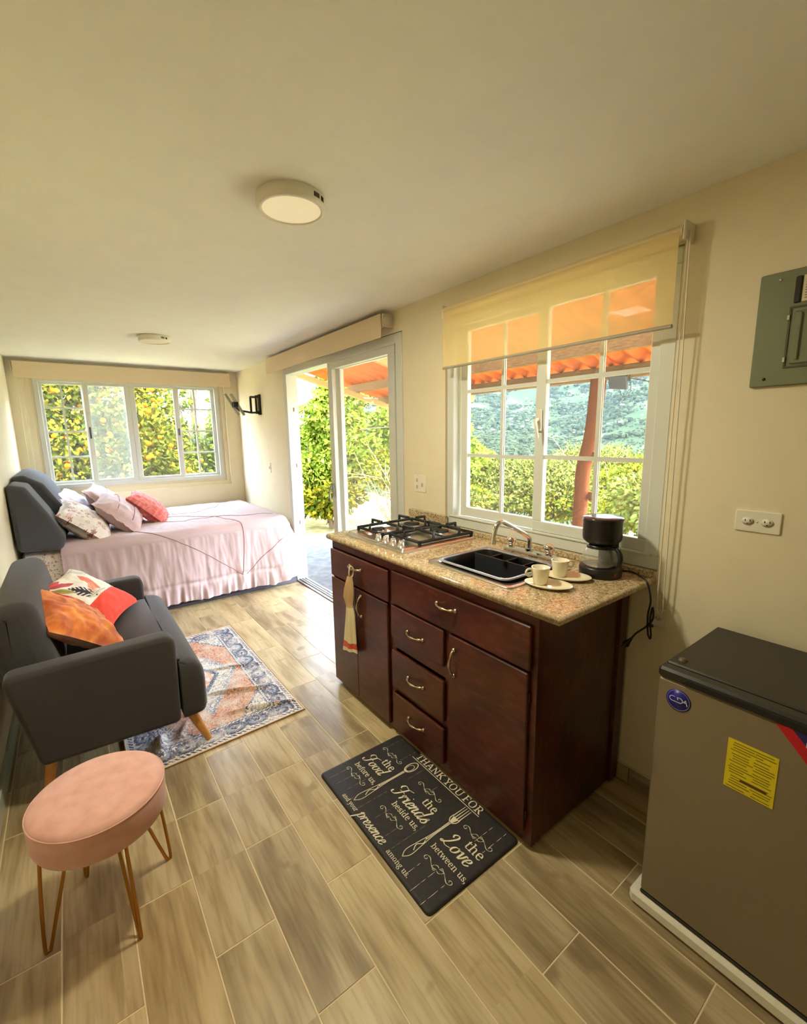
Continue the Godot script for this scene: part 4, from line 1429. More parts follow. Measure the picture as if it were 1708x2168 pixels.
	ribbon(st, out, 0.0022, T.call(0, 0))
	ribbon(st, curve([sp + Vector2(-0.008, 0.318), sp + Vector2(0.0, 0.312), sp + Vector2(0.008, 0.318)], 5), 0.005, T.call(0, 0))
	_handle_print(st, sp, 0.305, 0.045, T)
	put(st, "spoon_print", cream, t)
	# fork
	st = S()
	var fk := Vector2(0.545, 0.0)
	for x in [-0.016, -0.0055, 0.0055, 0.016]:
		ribbon(st, [fk + Vector2(x, 0.385), fk + Vector2(x, 0.315)], [0.0022, 0.0042], T.call(0, 0))
	ribbon(st, curve([fk + Vector2(-0.018, 0.322), fk + Vector2(-0.016, 0.30), fk + Vector2(0.0, 0.285), fk + Vector2(0.016, 0.30), fk + Vector2(0.018, 0.322)], 6), 0.0035, T.call(0, 0))
	ribbon(st, [fk + Vector2(0, 0.318), fk + Vector2(0, 0.285)], [0.026, 0.010], T.call(0, 0))
	_handle_print(st, fk, 0.288, 0.055, T)
	put(st, "fork_print", cream, t)

func _handle_print(st: SurfaceTool, c: Vector2, y1: float, y0: float, T: Callable) -> void:
	for s in [-1.0, 1.0]:
		ribbon(st, curve([c + Vector2(s * 0.004, y1), c + Vector2(s * 0.004, lerpf(y1, y0, 0.35)), c + Vector2(s * 0.010, lerpf(y1, y0, 0.65)), c + Vector2(s * 0.014, lerpf(y1, y0, 0.88)), c + Vector2(0, y0)], 6), 0.0026, T.call(0, 0))
	ribbon(st, [c + Vector2(0, y1), c + Vector2(0, lerpf(y1, y0, 0.55))], [0.002, 0.004], T.call(0, 0))
	ribbon(st, curve([c + Vector2(-0.005, lerpf(y1, y0, 0.5)), c + Vector2(0.006, lerpf(y1, y0, 0.6)), c + Vector2(-0.006, lerpf(y1, y0, 0.7)), c + Vector2(0.006, lerpf(y1, y0, 0.8))], 6), 0.0032, T.call(0, 0))

func script(st: SurfaceTool, word: String, t: Transform3D, h: float) -> void:
	# slanted pen letters; x-height 0.5, ascender 1
	var G := {
		"F": [[[0.10, 0.62], [0.0, 0.75], [0.12, 0.98], [0.45, 0.92], [0.85, 1.02]], [[0.50, 0.92], [0.42, 0.45], [0.28, 0.02], [0.02, -0.02], [-0.02, 0.18]], [[0.20, 0.48], [0.45, 0.52], [0.66, 0.48]], 0.72],
		"L": [[[0.25, 0.70], [0.15, 0.86], [0.32, 1.02], [0.46, 0.86], [0.34, 0.40], [0.12, 0.04], [0.02, 0.08], [0.12, 0.16], [0.40, 0.02], [0.72, 0.10]], 0.74],
		"o": [[[0.30, 0.46], [0.12, 0.40], [0.05, 0.18], [0.16, 0.0], [0.34, 0.10], [0.38, 0.34], [0.28, 0.47], [0.40, 0.42], [0.52, 0.46]], 0.50],
		"d": [[[0.36, 0.42], [0.20, 0.48], [0.06, 0.28], [0.10, 0.02], [0.26, 0.06], [0.40, 0.40]], [[0.52, 1.0], [0.42, 0.50], [0.36, 0.10], [0.42, 0.0], [0.56, 0.14]], 0.56],
		"r": [[[0.0, 0.30], [0.12, 0.50], [0.10, 0.25], [0.06, 0.0]], [[0.10, 0.28], [0.22, 0.46], [0.36, 0.46], [0.34, 0.36]], 0.38],
		"i": [[[0.0, 0.32], [0.12, 0.48], [0.08, 0.12], [0.14, 0.0], [0.28, 0.12]], [[0.16, 0.68], [0.19, 0.72]], 0.28],
		"e": [[[0.02, 0.20], [0.26, 0.28], [0.30, 0.44], [0.18, 0.49], [0.06, 0.28], [0.08, 0.06], [0.22, 0.0], [0.40, 0.16]], 0.38],
		"n": [[[0.0, 0.34], [0.10, 0.49], [0.08, 0.20], [0.04, 0.0]], [[0.08, 0.22], [0.24, 0.46], [0.34, 0.42], [0.30, 0.12], [0.36, 0.0], [0.50, 0.14]], 0.50],
		"s": [[[0.0, 0.10], [0.16, 0.36], [0.24, 0.52], [0.24, 0.36], [0.32, 0.16], [0.20, -0.01], [0.04, 0.06]], 0.38],
		"v": [[[0.0, 0.40], [0.10, 0.49], [0.14, 0.20], [0.20, 0.0], [0.32, 0.22], [0.36, 0.48], [0.48, 0.44]], 0.46],
		"p": [[[0.0, 0.34], [0.14, 0.56], [0.06, 0.0], [-0.06, -0.44]], [[0.10, 0.30], [0.26, 0.50], [0.40, 0.40], [0.34, 0.08], [0.18, -0.02], [0.08, 0.08]], 0.48],
		"c": [[[0.32, 0.38], [0.24, 0.49], [0.08, 0.34], [0.06, 0.08], [0.20, -0.01], [0.38, 0.16]], 0.38]}
	var x := 0.0
	for ch in word:
		var g: Array = G[ch]
		for s in g.slice(0, g.size() - 1):
			var pts := []
			for p in s: pts.append(Vector2((x + p[0] + p[1] * 0.22) * h, p[1] * h))
			var cu := curve(pts, 5) if pts.size() > 2 else pts
			var w := []
			for i in cu.size():
				var d: Vector2 = (cu[mini(i + 1, cu.size() - 1)] - cu[maxi(i - 1, 0)]).normalized()
				w.append(h * (0.028 + 0.085 * pow(absf(d.y), 1.5)))
			ribbon(st, cu, w, t)
		x += g[-1]

# ------------------------------------------------------------------ rug
func build_rug() -> void:
	var W := 0.83
	var L := 1.41
	var iw := 360
	var ih := 612
	var im := Image.create(iw, ih, false, Image.FORMAT_RGB8)
	var n1 := FastNoiseLite.new(); n1.seed = 71; n1.frequency = 0.05; n1.fractal_octaves = 3
	var n2 := FastNoiseLite.new(); n2.seed = 72; n2.frequency = 0.16; n2.fractal_octaves = 2
	var n3 := FastNoiseLite.new(); n3.seed = 73; n3.frequency = 0.012; n3.fractal_octaves = 3
	var ivory := c8(226, 216, 200)
	var navy := c8(70, 74, 100)
	var blue := c8(130, 140, 158)
	var salmon := c8(216, 160, 126)
	var rust := c8(186, 112, 84)
	for y in ih:
		for x in iw:
			var u := absf(float(x) / iw * 2.0 - 1.0)
			var v := absf(float(y) / ih * 2.0 - 1.0)
			var dx := (1.0 - u) * W * 0.5
			var dy := (1.0 - v) * L * 0.5
			var d := minf(dx, dy)
			var px := (float(x) / iw - 0.5) * W
			var py := (float(y) / ih - 0.5) * L
			var a := n2.get_noise_2d(x, y)
			var b := n1.get_noise_2d(absf(px) * 430.0, absf(py) * 430.0)
			var c: Color
			if d < 0.012: c = ivory
			elif d < 0.030: c = navy if sin((px + py) * 260.0) + a > -0.3 else ivory
			elif d < 0.036: c = ivory
			elif d < 0.122:
				# main border: repeated rosettes and scrolls
				var s := py if dx < dy else px
				var k := (d - 0.079) / 0.043
				var ph := fposmod(s + 0.012 * b, 0.115) / 0.115 - 0.5
				k += 0.35 * a
				var rr := maxf(absf(ph) * 1.9, absf(k)) * 0.62 + 0.38 * (absf(ph) * 2.0 + absf(k)) * 0.72 + 0.16 * a
				c = ivory
				if absf(rr - 0.78) < 0.16 or rr < 0.22: c = navy
				elif absf(rr - 0.48) < 0.12: c = blue
				elif b + 0.25 * sin(s * 170.0 + k * 5.0) > 0.22: c = blue
				elif b < -0.30: c = salmon
			elif d < 0.130: c = navy if a > -0.25 else ivory
			elif d < 0.142: c = ivory if sin((px - py) * 300.0) > -0.2 else blue
			elif d < 0.147: c = navy
			else:
				# field: salmon with a stepped medallion and corner pieces
				var e := absf(px) / 0.25 + absf(py) / 0.44
				var step := floorf(e * 9.0) / 9.0
				var corner := (0.27 - absf(px)) / 0.12 + (0.56 - absf(py)) / 0.17
				c = salmon
				if step < 0.34: c = salmon if b > 0.0 else ivory
				elif step < 0.46: c = navy if a > -0.1 else blue
				elif step < 0.80: c = ivory if absf(b) > 0.10 else blue
				elif step < 0.90: c = blue if a > -0.2 else ivory
				elif corner < 1.15: c = ivory if absf(b) > 0.12 else blue
				elif corner < 1.32: c = navy if a > -0.1 else ivory
				elif absf(b - 0.2) < 0.06: c = navy.lerp(salmon, 0.3)
				elif b < -0.3: c = rust
			# wear
			var wr := n3.get_noise_2d(x, y) + a * 0.7
			if wr > 0.08: c = c.lerp(ivory, clampf((wr - 0.08) * 2.0, 0, 0.8))
			if a < -0.34: c = c.lerp(ivory, 0.5)
			if a > 0.42: c = c.lerp(navy, 0.35)
			im.set_pixel(x, y, c)
	var m := mat("rug_print", Color.WHITE, 0.8)
	m.albedo_texture = ImageTexture.create_from_image(im)
	var nz := FastNoiseLite.new(); nz.seed = 5; nz.frequency = 1.0
	# ripples where the thin rug was folded: [centre x, centre z, angle, length, height, width]
	var ripples := [[0.60, 0.42, 0.30, 0.40, 0.013, 0.016], [0.66, 0.17, 0.22, 0.42, 0.012, 0.015], [0.35, 0.62, 1.15, 0.30, 0.010, 0.016], [0.66, 0.72, 0.25, 0.40, 0.008, 0.014], [0.14, 0.16, 1.5, 0.22, 0.024, 0.022], [0.26, 0.24, 1.9, 0.16, 0.014, 0.018], [0.40, 0.34, 2.3, 0.28, 0.008, 0.014], [0.50, 1.12, 0.2, 0.30, 0.008, 0.015], [0.42, 0.98, 0.35, 0.30, 0.007, 0.015]]
	var hgt := func(x: float, z: float) -> float:
		var y := 0.0
		for r in ripples:
			var dx: float = x - r[0]
			var dz: float = z - r[1]
			var al: float = dx * cos(r[2]) - dz * sin(r[2])
			var ac: float = dx * sin(r[2]) + dz * cos(r[2]) + 0.02 * sin(al * 9.0)
			var end := clampf(1.0 - pow(absf(al) / (r[3] * 0.5), 3.0), 0.0, 1.0)
			y += 1.5 * r[4] * exp(-pow(ac / r[5], 2.0)) * end
		return y + 0.0016 * (nz.get_noise_2d(x * 9.0, z * 9.0) + 1.0)
	var t := thing("area_rug", "faded blue and salmon oriental rug rumpled in front of the sofa", "rug", Vector3(0.06, 0, -2.125))
	var st := S()
	# u along x, v along -z
	var top := func(u: float, v: float) -> Vector3: return Vector3(u * W + 0.012 * v * 0.0, 0.0045 + hgt.call(u * W, v * L), -v * L - 0.03 * u)
	grid(st, 110, 180, top, Vector2(0, 0), Vector2(1, 1))
	put(st, "pile", m, t)
	st = S()
	var edge := []
	for k in 41: edge.append(Vector3(k / 40.0 * W, 0.0042 + hgt.call(k / 40.0 * W, 0.0) * 1.0, -0.03 * k / 40.0))
	for k in range(1, 71): edge.append(Vector3(W, 0.0042 + hgt.call(W, k / 70.0 * L), -0.03 - k / 70.0 * L))
	for k in range(1, 41): edge.append(Vector3(W - k / 40.0 * W, 0.0042 + hgt.call(W - k / 40.0 * W, L), -L - 0.03 * (1.0 - k / 40.0)))
	for k in range(1, 70): edge.append(Vector3(0, 0.0042 + hgt.call(0.0, L - k / 70.0 * L), -L + k / 70.0 * L))
	tube(st, edge, 0.0035, 6, true)
	put(st, "bound_edge", mat("rug_binding", c8(206, 170, 134), 0.85), t)

# ------------------------------------------------------------------ sofa, cushions, stool
func build_sofa() -> void:
	var cl := fabric("charcoal_upholstery", c8(58, 55, 55), 0.35, 0.07, 16.0)
	var t := thing("sofa", "charcoal grey two seat sofa with tapered wooden legs", "sofa", Vector3(0, 0, -2.8))
	var T := func(z: float) -> Transform3D: return Transform3D(Basis(), Vector3(0, 0, z + 2.8))
	# seat: T-shaped in plan
	var st := S()
	var plan := round_poly([Vector2(-0.16, -3.30), Vector2(0.306, -3.30), Vector2(0.306, -3.408), Vector2(0.418, -3.408), Vector2(0.418, -2.197), Vector2(0.306, -2.197), Vector2(0.306, -2.305), Vector2(-0.16, -2.305)], [0.0, 0.0, 0.006, 0.06, 0.06, 0.006, 0.0, 0.0], 6)
	var pr := [Vector2(0.03, 0.165), Vector2(0.008, 0.175), Vector2(0.0, 0.20), Vector2(0.0, 0.345), Vector2(0.004, 0.378), Vector2(0.014, 0.408), Vector2(0.032, 0.432), Vector2(0.056, 0.446), Vector2(0.085, 0.450)]
	# the inset would fold the narrow parts of the T, so taper only the free rim
	extr_rim(st, plan, pr, Transform3D(Basis(Vector3(1, 0, 0), Vector3(0, 0, 1), Vector3(0, 1, 0)), Vector3(0, 0, 2.8)), 0.25)
	put(st, "seat", cl, t)
	# arms
	var side := round_poly([Vector2(-0.235, 0.17), Vector2(0.292, 0.155), Vector2(0.302, 0.60), Vector2(-0.318, 0.588)], [0.035, 0.03, 0.06, 0.04], 6)
	for z in [-2.305, -3.405]:
		st = S()
		var w := 0.105
		var p2 := []
		for q in ball_profile(w, 0.022, 4): p2.append(Vector2(q.x, q.y))
		extr(st, side, p2, Transform3D(Basis(), Vector3(0, 0, z + 2.8)))
		put(st, "armrest", cl, t)
	# back
	st = S()
	var back := round_poly([Vector2(-0.27, 0.19), Vector2(-0.10, 0.30), Vector2(-0.125, 0.50), Vector2(-0.185, 0.845), Vector2(-0.335, 0.835), Vector2(-0.335, 0.60)], [0.02, 0.02, 0.3, 0.075, 0.06, 0.1], 7)
	extr(st, back, ball_profile(0.99, 0.06, 5), Transform3D(Basis(), Vector3(0, 0, -3.30 + 2.8)))
	put(st, "backrest", cl, t)
	var wood := mat("beech_leg", Color.WHITE, 0.4)
	wood.albedo_texture = ntex(0.03, [c8(190, 128, 62), c8(206, 146, 78)], [], 128, 61)
	tri(wood, 6.0)
	for q in [[Vector3(0.335, 0.18, -2.26), Vector3(0.405, 0.008, -2.215)], [Vector3(0.335, 0.18, -3.34), Vector3(0.40, 0.008, -3.385)], [Vector3(-0.20, 0.18, -2.28), Vector3(-0.235, 0.0, -2.235)], [Vector3(-0.20, 0.18, -3.34), Vector3(-0.235, 0.0, -3.385)]]:
		st = S()
		var a: Vector3 = q[0] + Vector3(0, 0, 2.8)
		var b: Vector3 = q[1] + Vector3(0, 0, 2.8)
		tube(st, [a, a.lerp(b, 0.5), b], [0.024, 0.020, 0.0145], 16)
		put(st, "leg", wood, t)

func extr_rim(st: SurfaceTool, outline: Array, prof: Array, t: Transform3D, x_free: float) -> void:
	# like extr, but only points with x > x_free move inwards
	var m := outline.size()
	var P := []
	var zc := 0.0
	for p in outline: zc += p.y / m
	var rings := []
	for pr in prof:
		var ring := []
		for p in outline:
			var q: Vector2 = p
			if p.x > x_free:
				if p.x > 0.33: q.x -= pr.x
				if absf(p.y - zc) > 0.54: q.y -= signf(p.y - zc) * pr.x * 0.55
			ring.append(Vector3(q.x, q.y, pr.y))
		rings.append(ring)
	for ring in rings:
		for i in m + 1: P.append(t * ring[i % m])
	emit_grid(st, P, m, rings.size() - 1)
	var idx := cap_triangles(outline)
	for e in [0, rings.size() - 1]:
		st.set_smooth_group(0)
		for k in range(0, idx.size(), 3):
			var tri_ := []
			for j in 3: tri_.append(t * rings[e][idx[k + j]])
			face(st, tri_, tri_[0] + Vector3(0, 0.1 if e == 0 else -0.1, 0))

func build_sofa_cushions() -> void:
	# orange velvet
	var ov := mat("orange_velvet", Color.WHITE, 0.85)
	ov.albedo_texture = ntex(0.018, [c8(168, 70, 10), c8(206, 104, 24), c8(232, 150, 62)], [0.2, 0.5, 0.85], 256, 81)
	tri(ov, 2.2)
	ov.rim_enabled = true
	ov.rim = 0.6
	ov.rim_tint = 0.6
	var st := S()
	pillow(st, 0.42, 0.42, 0.15, Transform3D(), 12, 0.010)
	var o := put(st, "throw_cushion", ov, null)
	tag(o, "orange crushed velvet cushion leaning on the sofa back", "cushion")
	o.transform = Transform3D(Basis.from_euler(Vector3(deg_to_rad(-46), deg_to_rad(88), deg_to_rad(24))), Vector3(-0.065, 0.625, -2.60))
	# red cushion with printed leaves
	var m := mat("leaf_print_cushion", Color.WHITE, 0.8)
	m.albedo_texture = leaf_print()
	st = S()
	pillow(st, 0.43, 0.43, 0.15, Transform3D(), 33, 0.006)
	o = put(st, "throw_cushion", m, null)
	tag(o, "red cushion with cream panel of printed leaves at the far sofa arm", "cushion")
	o.transform = Transform3D(Basis.from_euler(Vector3(deg_to_rad(-56), deg_to_rad(64), deg_to_rad(2))), Vector3(0.0, 0.595, -3.06))

func leaf_print() -> ImageTexture:
	var n := 256
	var im := Image.create(n, n, false, Image.FORMAT_RGB8)
	var red := c8(226, 66, 42)
	var cream := c8(238, 232, 214)
	im.fill(red)
	im.fill_rect(Rect2i(26, 0, 230, 160), cream)
	var leaf := func(cx: float, cy: float, ang: float, L: float, w: float, col: Color, notch: float) -> void:
		for y in range(maxi(0, int(cy - L)), mini(160, int(cy + L))):
			for x in range(maxi(26, int(cx - L)), mini(256, int(cx + L))):
				var dx := x - cx
				var dy := y - cy
				var a := dx * cos(ang) + dy * sin(ang)
				var b := -dx * sin(ang) + dy * cos(ang)
				var h := w * (1.0 - pow(a / (L * 0.5), 2.0))
				if absf(a) < L * 0.5 and absf(b) < h:
					if notch > 0.0 and absf(b) > h * 0.35 and sin(a * notch + absf(b) * 0.35) < -0.35: continue
					im.set_pixel(x, y, col.darkened(0.25) if absf(b) < 0.9 else col)
	leaf.call(150.0, 96.0, 1.9, 110.0, 20.0, c8(230, 120, 92), 0.0)
	leaf.call(122.0, 118.0, 2.5, 80.0, 15.0, c8(236, 150, 118), 0.0)
	leaf.call(72.0, 112.0, 1.2, 96.0, 26.0, c8(56, 44, 62), 0.42)
	leaf.call(66.0, 44.0, 0.5, 84.0, 14.0, c8(196, 74, 78), 0.0)
	leaf.call(60.0, 18.0, 0.1, 70.0, 13.0, c8(224, 84, 84), 0.0)
	leaf.call(38.0, 70.0, 1.2, 70.0, 10.0, c8(170, 160, 96), 0.0)
	leaf.call(110.0, 146.0, 0.1, 110.0, 16.0, c8(206, 202, 176), 0.5)
	leaf.call(212.0, 50.0, 1.1, 130.0, 24.0, c8(212, 212, 200), 0.55)
	return ImageTexture.create_from_image(im)

func build_stool() -> void:
	var t := thing("round_stool", "round pink velvet stool on gold hairpin legs", "stool", Vector3(-0.045, 0, -1.565))
	var vel := mat("pink_velvet", Color.WHITE, 0.85)
	vel.albedo_texture = ntex(0.02, [c8(208, 156, 142), c8(218, 168, 154), c8(226, 180, 166)], [], 256, 91)
	tri(vel, 3.0)
	vel.rim_enabled = true
	vel.rim = 0.5
	vel.rim_tint = 0.6
	var st := S()
	lathe(st, [Vector2(0.0, 0.312), Vector2(0.163, 0.312), Vector2(0.175, 0.318), Vector2(0.180, 0.330), Vector2(0.182, 0.375), Vector2(0.1825, 0.40), Vector2(0.181, 0.412), Vector2(0.176, 0.420), Vector2(0.165, 0.426), Vector2(0.13, 0.431), Vector2(0.07, 0.433), Vector2(0.0, 0.4335)], 64)
	put(st, "seat", vel, t)
	st = S()
	var rp := []
	for k in 64: rp.append(Vector3(cos(TAU * k / 64.0) * 0.1815, 0.413, sin(TAU * k / 64.0) * 0.1815))
	tube(st, rp, 0.002, 6, true)
	put(st, "seam_piping", vel, t)
	var gold := mat("brushed_gold", c8(176, 128, 62), 0.35, 1.0)
	for a in [2.85, 1.27, 5.95, 4.30]:
		st = S()
		var out := Vector3(cos(a), 0, sin(a))
		var foot := out * 0.178
		tube(st, curve([out * 0.090 + Vector3(0, 0.314, 0), out * 0.128 + Vector3(0, 0.17, 0), foot - out * 0.0085 + Vector3(0, 0.016, 0), foot + Vector3(0, 0.0055, 0), foot + out * 0.0075 + Vector3(0, 0.016, 0), out * 0.176 + Vector3(0, 0.17, 0), out * 0.163 + Vector3(0, 0.314, 0)], 5), 0.0052, 8)
		put(st, "leg", gold, t)

# ------------------------------------------------------------------ bed
var comf_noise: FastNoiseLite

func comf(t: float, v: float) -> Vector3:
	# comforter: t along its hanging edge (near side, round the foot corner, foot side), v from the wall over the top and down
	var L1 := 1.70
	var R := 0.17
	var Lc := PI * 0.5 * R
	var L2 := 1.36
	var s := t * (L1 + Lc + L2)
	var p: Vector2
	var n: Vector2
	var x0 := -0.13
	var zn := -4.215
	if s < L1:
		p = Vector2(x0 + s, zn); n = Vector2(0, 1)
	elif s < L1 + Lc:
		var a := (s - L1) / R
		n = Vector2(sin(a), cos(a))
		p = Vector2(x0 + L1, zn - R) + n * R
	else:
		p = Vector2(x0 + L1 + R, zn - R - (s - L1 - Lc)); n = Vector2(1, 0)
	var a0 := Vector2(minf(p.x, 1.52), -5.74)
	var inner := p - n * 0.075
	if s >= L1 + Lc: a0 = Vector2(1.52, minf(-5.74 + 0.0, p.y))
	var top := 0.705
	var nz := comf_noise
	if v < 0.5:
		var q := a0.lerp(inner, v / 0.5)
		var y := top + 0.010 * nz.get_noise_2d(q.x * 3.0, q.y * 3.0) + 0.004 * nz.get_noise_2d(q.x * 11.0, q.y * 11.0)
		return Vector3(q.x, y, q.y)
	if v < 0.62:
		var a := (v - 0.5) / 0.12 * PI * 0.5
		var q := inner + n * sin(a) * 0.075
		var y := top - 0.085 * (1.0 - cos(a)) + 0.010 * nz.get_noise_2d(q.x * 3.0, q.y * 3.0) * (1.0 - a / 1.571)
		return Vector3(q.x, y, q.y)
	var k := (v - 0.62) / 0.38
	var bottom := 0.06 + 0.018 * nz.get_noise_1d(s * 4.0)
	if s > L1 - 0.1: bottom = lerpf(bottom, 0.17, clampf((s - L1 + 0.1) / 0.4, 0, 1))
	var y := lerpf(top - 0.085, bottom, k)
	var fold := 0.020 * nz.get_noise_2d(s * 5.0, y * 2.0) + 0.010 * nz.get_noise_2d(s * 16.0 + 40.0, y * 3.0) + 0.003 * sin(s * 31.0 + 2.0 * nz.get_noise_1d(s * 3.0) + y * 1.5)
	# gathers along the quilted band above the hem
	var g := clampf((k - 0.72) / 0.2, 0.0, 1.0)
	fold = fold * (0.35 + 0.65 * k) + g * 0.012 * sin(s * 62.0 + nz.get_noise_1d(s * 6.0) * 5.0)
	var belly := 0.045 * sin(k * PI * 0.55)
	if s > L1 - 0.25: belly += 0.19 * clampf((s - L1 + 0.25) / 0.35, 0, 1) * sin(k * PI * 0.62)
	var tuck := 0.014 * exp(-pow((k - 0.71) / 0.03, 2.0))
	var q := p + n * (belly * 0.55 + fold - tuck)
	q.x = minf(q.x, 1.768 if q.y < -4.345 else 1.93)
	return Vector3(q.x, y, q.y)

func build_bed() -> void:
	comf_noise = FastNoiseLite.new()
	comf_noise.seed = 19
	comf_noise.frequency = 1.0
	comf_noise.fractal_octaves = 2
	var t := thing("bed", "double bed with dark base and floral fitted sheet against the far wall", "bed", Vector3(0.62, 0, -5.0))
	var st := S()
	soft_box(st, Vector3(-0.985, 0.0, -0.80), Vector3(1.135, 0.20, 0.765), 0.02, 6)
	put(st, "base", fabric("dark_bed_base", c8(62, 58, 66), 0.2, 0.05), t)
	st = S()
	soft_box(st, Vector3(-0.99, 0.20, -0.805), Vector3(1.125, 0.66, 0.74), 0.06, 12)
	put(st, "mattress", floral("floral_sheet", 5.0), t)
	# comforter
	var pinkm := fabric("blush_cotton", c8(204, 180, 180), 0.25, 0.025, 5.0)
	var c := thing("comforter", "blush pink comforter with thin dark piping hanging over the bed side", "bedding", Vector3.ZERO)
	st = S()
	grid(st, 420, 120, func(u: float, v: float) -> Vector3: return comf(u, v))
	put(st, "quilt", pinkm, c)
	var pipe := mat("piping_mauve", c8(150, 116, 116), 0.8)
	# piping: polylines in (t, v)
	var tx := func(x: float) -> float: return (x + 0.13) / (1.70 + PI * 0.085 + 1.36)
	for line in [
		[[tx.call(0.30), 0.36], [tx.call(0.42), 0.48], [tx.call(0.62), 0.60], [tx.call(0.88), 0.72], [tx.call(1.20), 0.90]],
		[[tx.call(1.20), 0.90], [tx.call(1.23), 0.74], [tx.call(1.24), 0.62], [tx.call(1.22), 0.50], [tx.call(1.12), 0.36]],
		[[tx.call(1.24), 0.90], [tx.call(1.40), 0.80], [tx.call(1.60), 0.70]],
		[[tx.call(0.40), 0.33], [tx.call(0.75), 0.36], [tx.call(1.12), 0.36], [tx.call(1.45), 0.40], [tx.call(1.75), 0.44]],
		[[tx.call(0.55), 0.20], [tx.call(0.95), 0.21], [tx.call(1.25), 0.14], [tx.call(1.40), 0.04]],
		[[tx.call(0.60), 0.27], [tx.call(0.86), 0.28], [tx.call(1.12), 0.36]]]:
		var q := []
		for p in line: q.append(Vector2(p[0], p[1]))
		var pts := []
		for p in curve(q, 14):
			var a := comf(p.x, p.y)
			var dn := (comf(p.x + 0.002, p.y) - a).cross(comf(p.x, p.y + 0.004) - a).normalized()
			if dn.y < -0.2 or (dn.z < 0.0 and absf(dn.y) < 0.5): dn = -dn
			pts.append(a + dn * 0.0015)
		st = S()
		tube(st, pts, 0.0032, 6)
		put(st, "piping", pipe, c)
	# wedge bolster along the head end, sewn in channels
	var w := thing("headboard_bolster", "dark grey channelled wedge bolster along the wall at the head of the bed", "bolster", Vector3(0, 0, -4.17))
	var prof := round_poly([Vector2(-0.372, 0.69), Vector2(-0.11, 0.672), Vector2(-0.082, 0.76), Vector2(-0.165, 0.96), Vector2(-0.275, 1.165), Vector2(-0.382, 1.19)], [0.05, 0.06, 0.06, 0.3, 0.04, 0.03], 7)
	var ribs := round_poly([Vector2(-0.372, 0.69), Vector2(-0.11, 0.672), Vector2(-0.045, 0.77), Vector2(-0.075, 0.95), Vector2(-0.185, 1.15), Vector2(-0.30, 1.225), Vector2(-0.382, 1.215)], [0.05, 0.06, 0.06, 0.2, 0.08, 0.05, 0.03], 7)
	var grey := fabric("bolster_grey", c8(72, 72, 77), 0.35, 0.05)
	var z := 0.0
	var k := 0
	while z > -1.46:
		var len := 0.42 if k == 0 else 0.115
		st = S()
		extr(st, prof if k == 0 else ribs, ball_profile(len, 0.03 if k == 0 else 0.034, 5), Transform3D(Basis(), Vector3(0, 0, z - len)))
		put(st, "channel", grey, w)
		z -= len - 0.002
		k += 1
	# pillows: [label, w, h, t, euler deg, position, material, flange]
	var fl := floral("floral_pillowcase", 2.3)
	var blush := fabric("blush_pillow", c8(206, 178, 178), 0.25, 0.03)
	var list := [
		["bed_pillow", "white pillow with small red flowers leaning on the bolster near the bed edge", 0.60, 0.44, 0.20, Vector3(-48, 82, 8), Vector3(0.045, 0.815, -4.55), fl, 0.0],
		["bed_pillow", "pale floral pillow at the wall end of the bolster", 0.60, 0.44, 0.18, Vector3(-42, 80, 0), Vector3(0.02, 0.85, -5.26), floral("floral_pale", 3.2), 0.0],
		["bed_pillow", "flanged blush pink pillow with dark piping in front of the floral pillow", 0.62, 0.46, 0.21, Vector3(-46, 76, 6), Vector3(0.32, 0.835, -4.72), blush, 0.10],
		["bed_pillow", "blush pink pillow with dark piping towards the window", 0.62, 0.46, 0.19, Vector3(-40, 78, 2), Vector3(0.26, 0.865, -5.30), blush, 0.10],
		["throw_cushion", "coral printed cushion standing on the bed in front of the pillows", 0.42, 0.42, 0.18, Vector3(-46, 74, 4), Vector3(0.57, 0.83, -4.94), coral(), 0.0]]
	for q in list:
		st = S()
		pillow(st, q[2], q[3], q[4], Transform3D(), q[1].length(), 0.008, q[8])
		var e: Vector3 = q[5]
		var xf := Transform3D(Basis.from_euler(Vector3(deg_to_rad(e.x), deg_to_rad(e.y), deg_to_rad(e.z))), q[6])
		if q[8] > 0.0:
			var r := thing(q[0], q[1], "pillow", Vector3.ZERO)
			r.transform = xf
			put(st, "case", q[7], r)
			st = S()
			for y in [-0.05, 0.09]:
				var pts := []
				for i in 25:
					var a := -0.8 + 1.6 * i / 24.0
					var kk := pow(maxf(0.0, (1.0 - pow(a / 0.9, 2.0)) * (1.0 - pow(y / (q[3] * 0.45), 2.0))), 0.45)
					pts.append(Vector3(a * q[2] * 0.5 * 0.92, y + a * 0.05, q[4] * 0.5 * kk + 0.006))
				tube(st, pts, 0.003, 6)
			put(st, "piping", pipe, r)
		else:
			var o := put(st, q[0], q[7], null)
			o.transform = xf
			tag(o, q[1], "pillow" if q[0] == "bed_pillow" else "cushion")

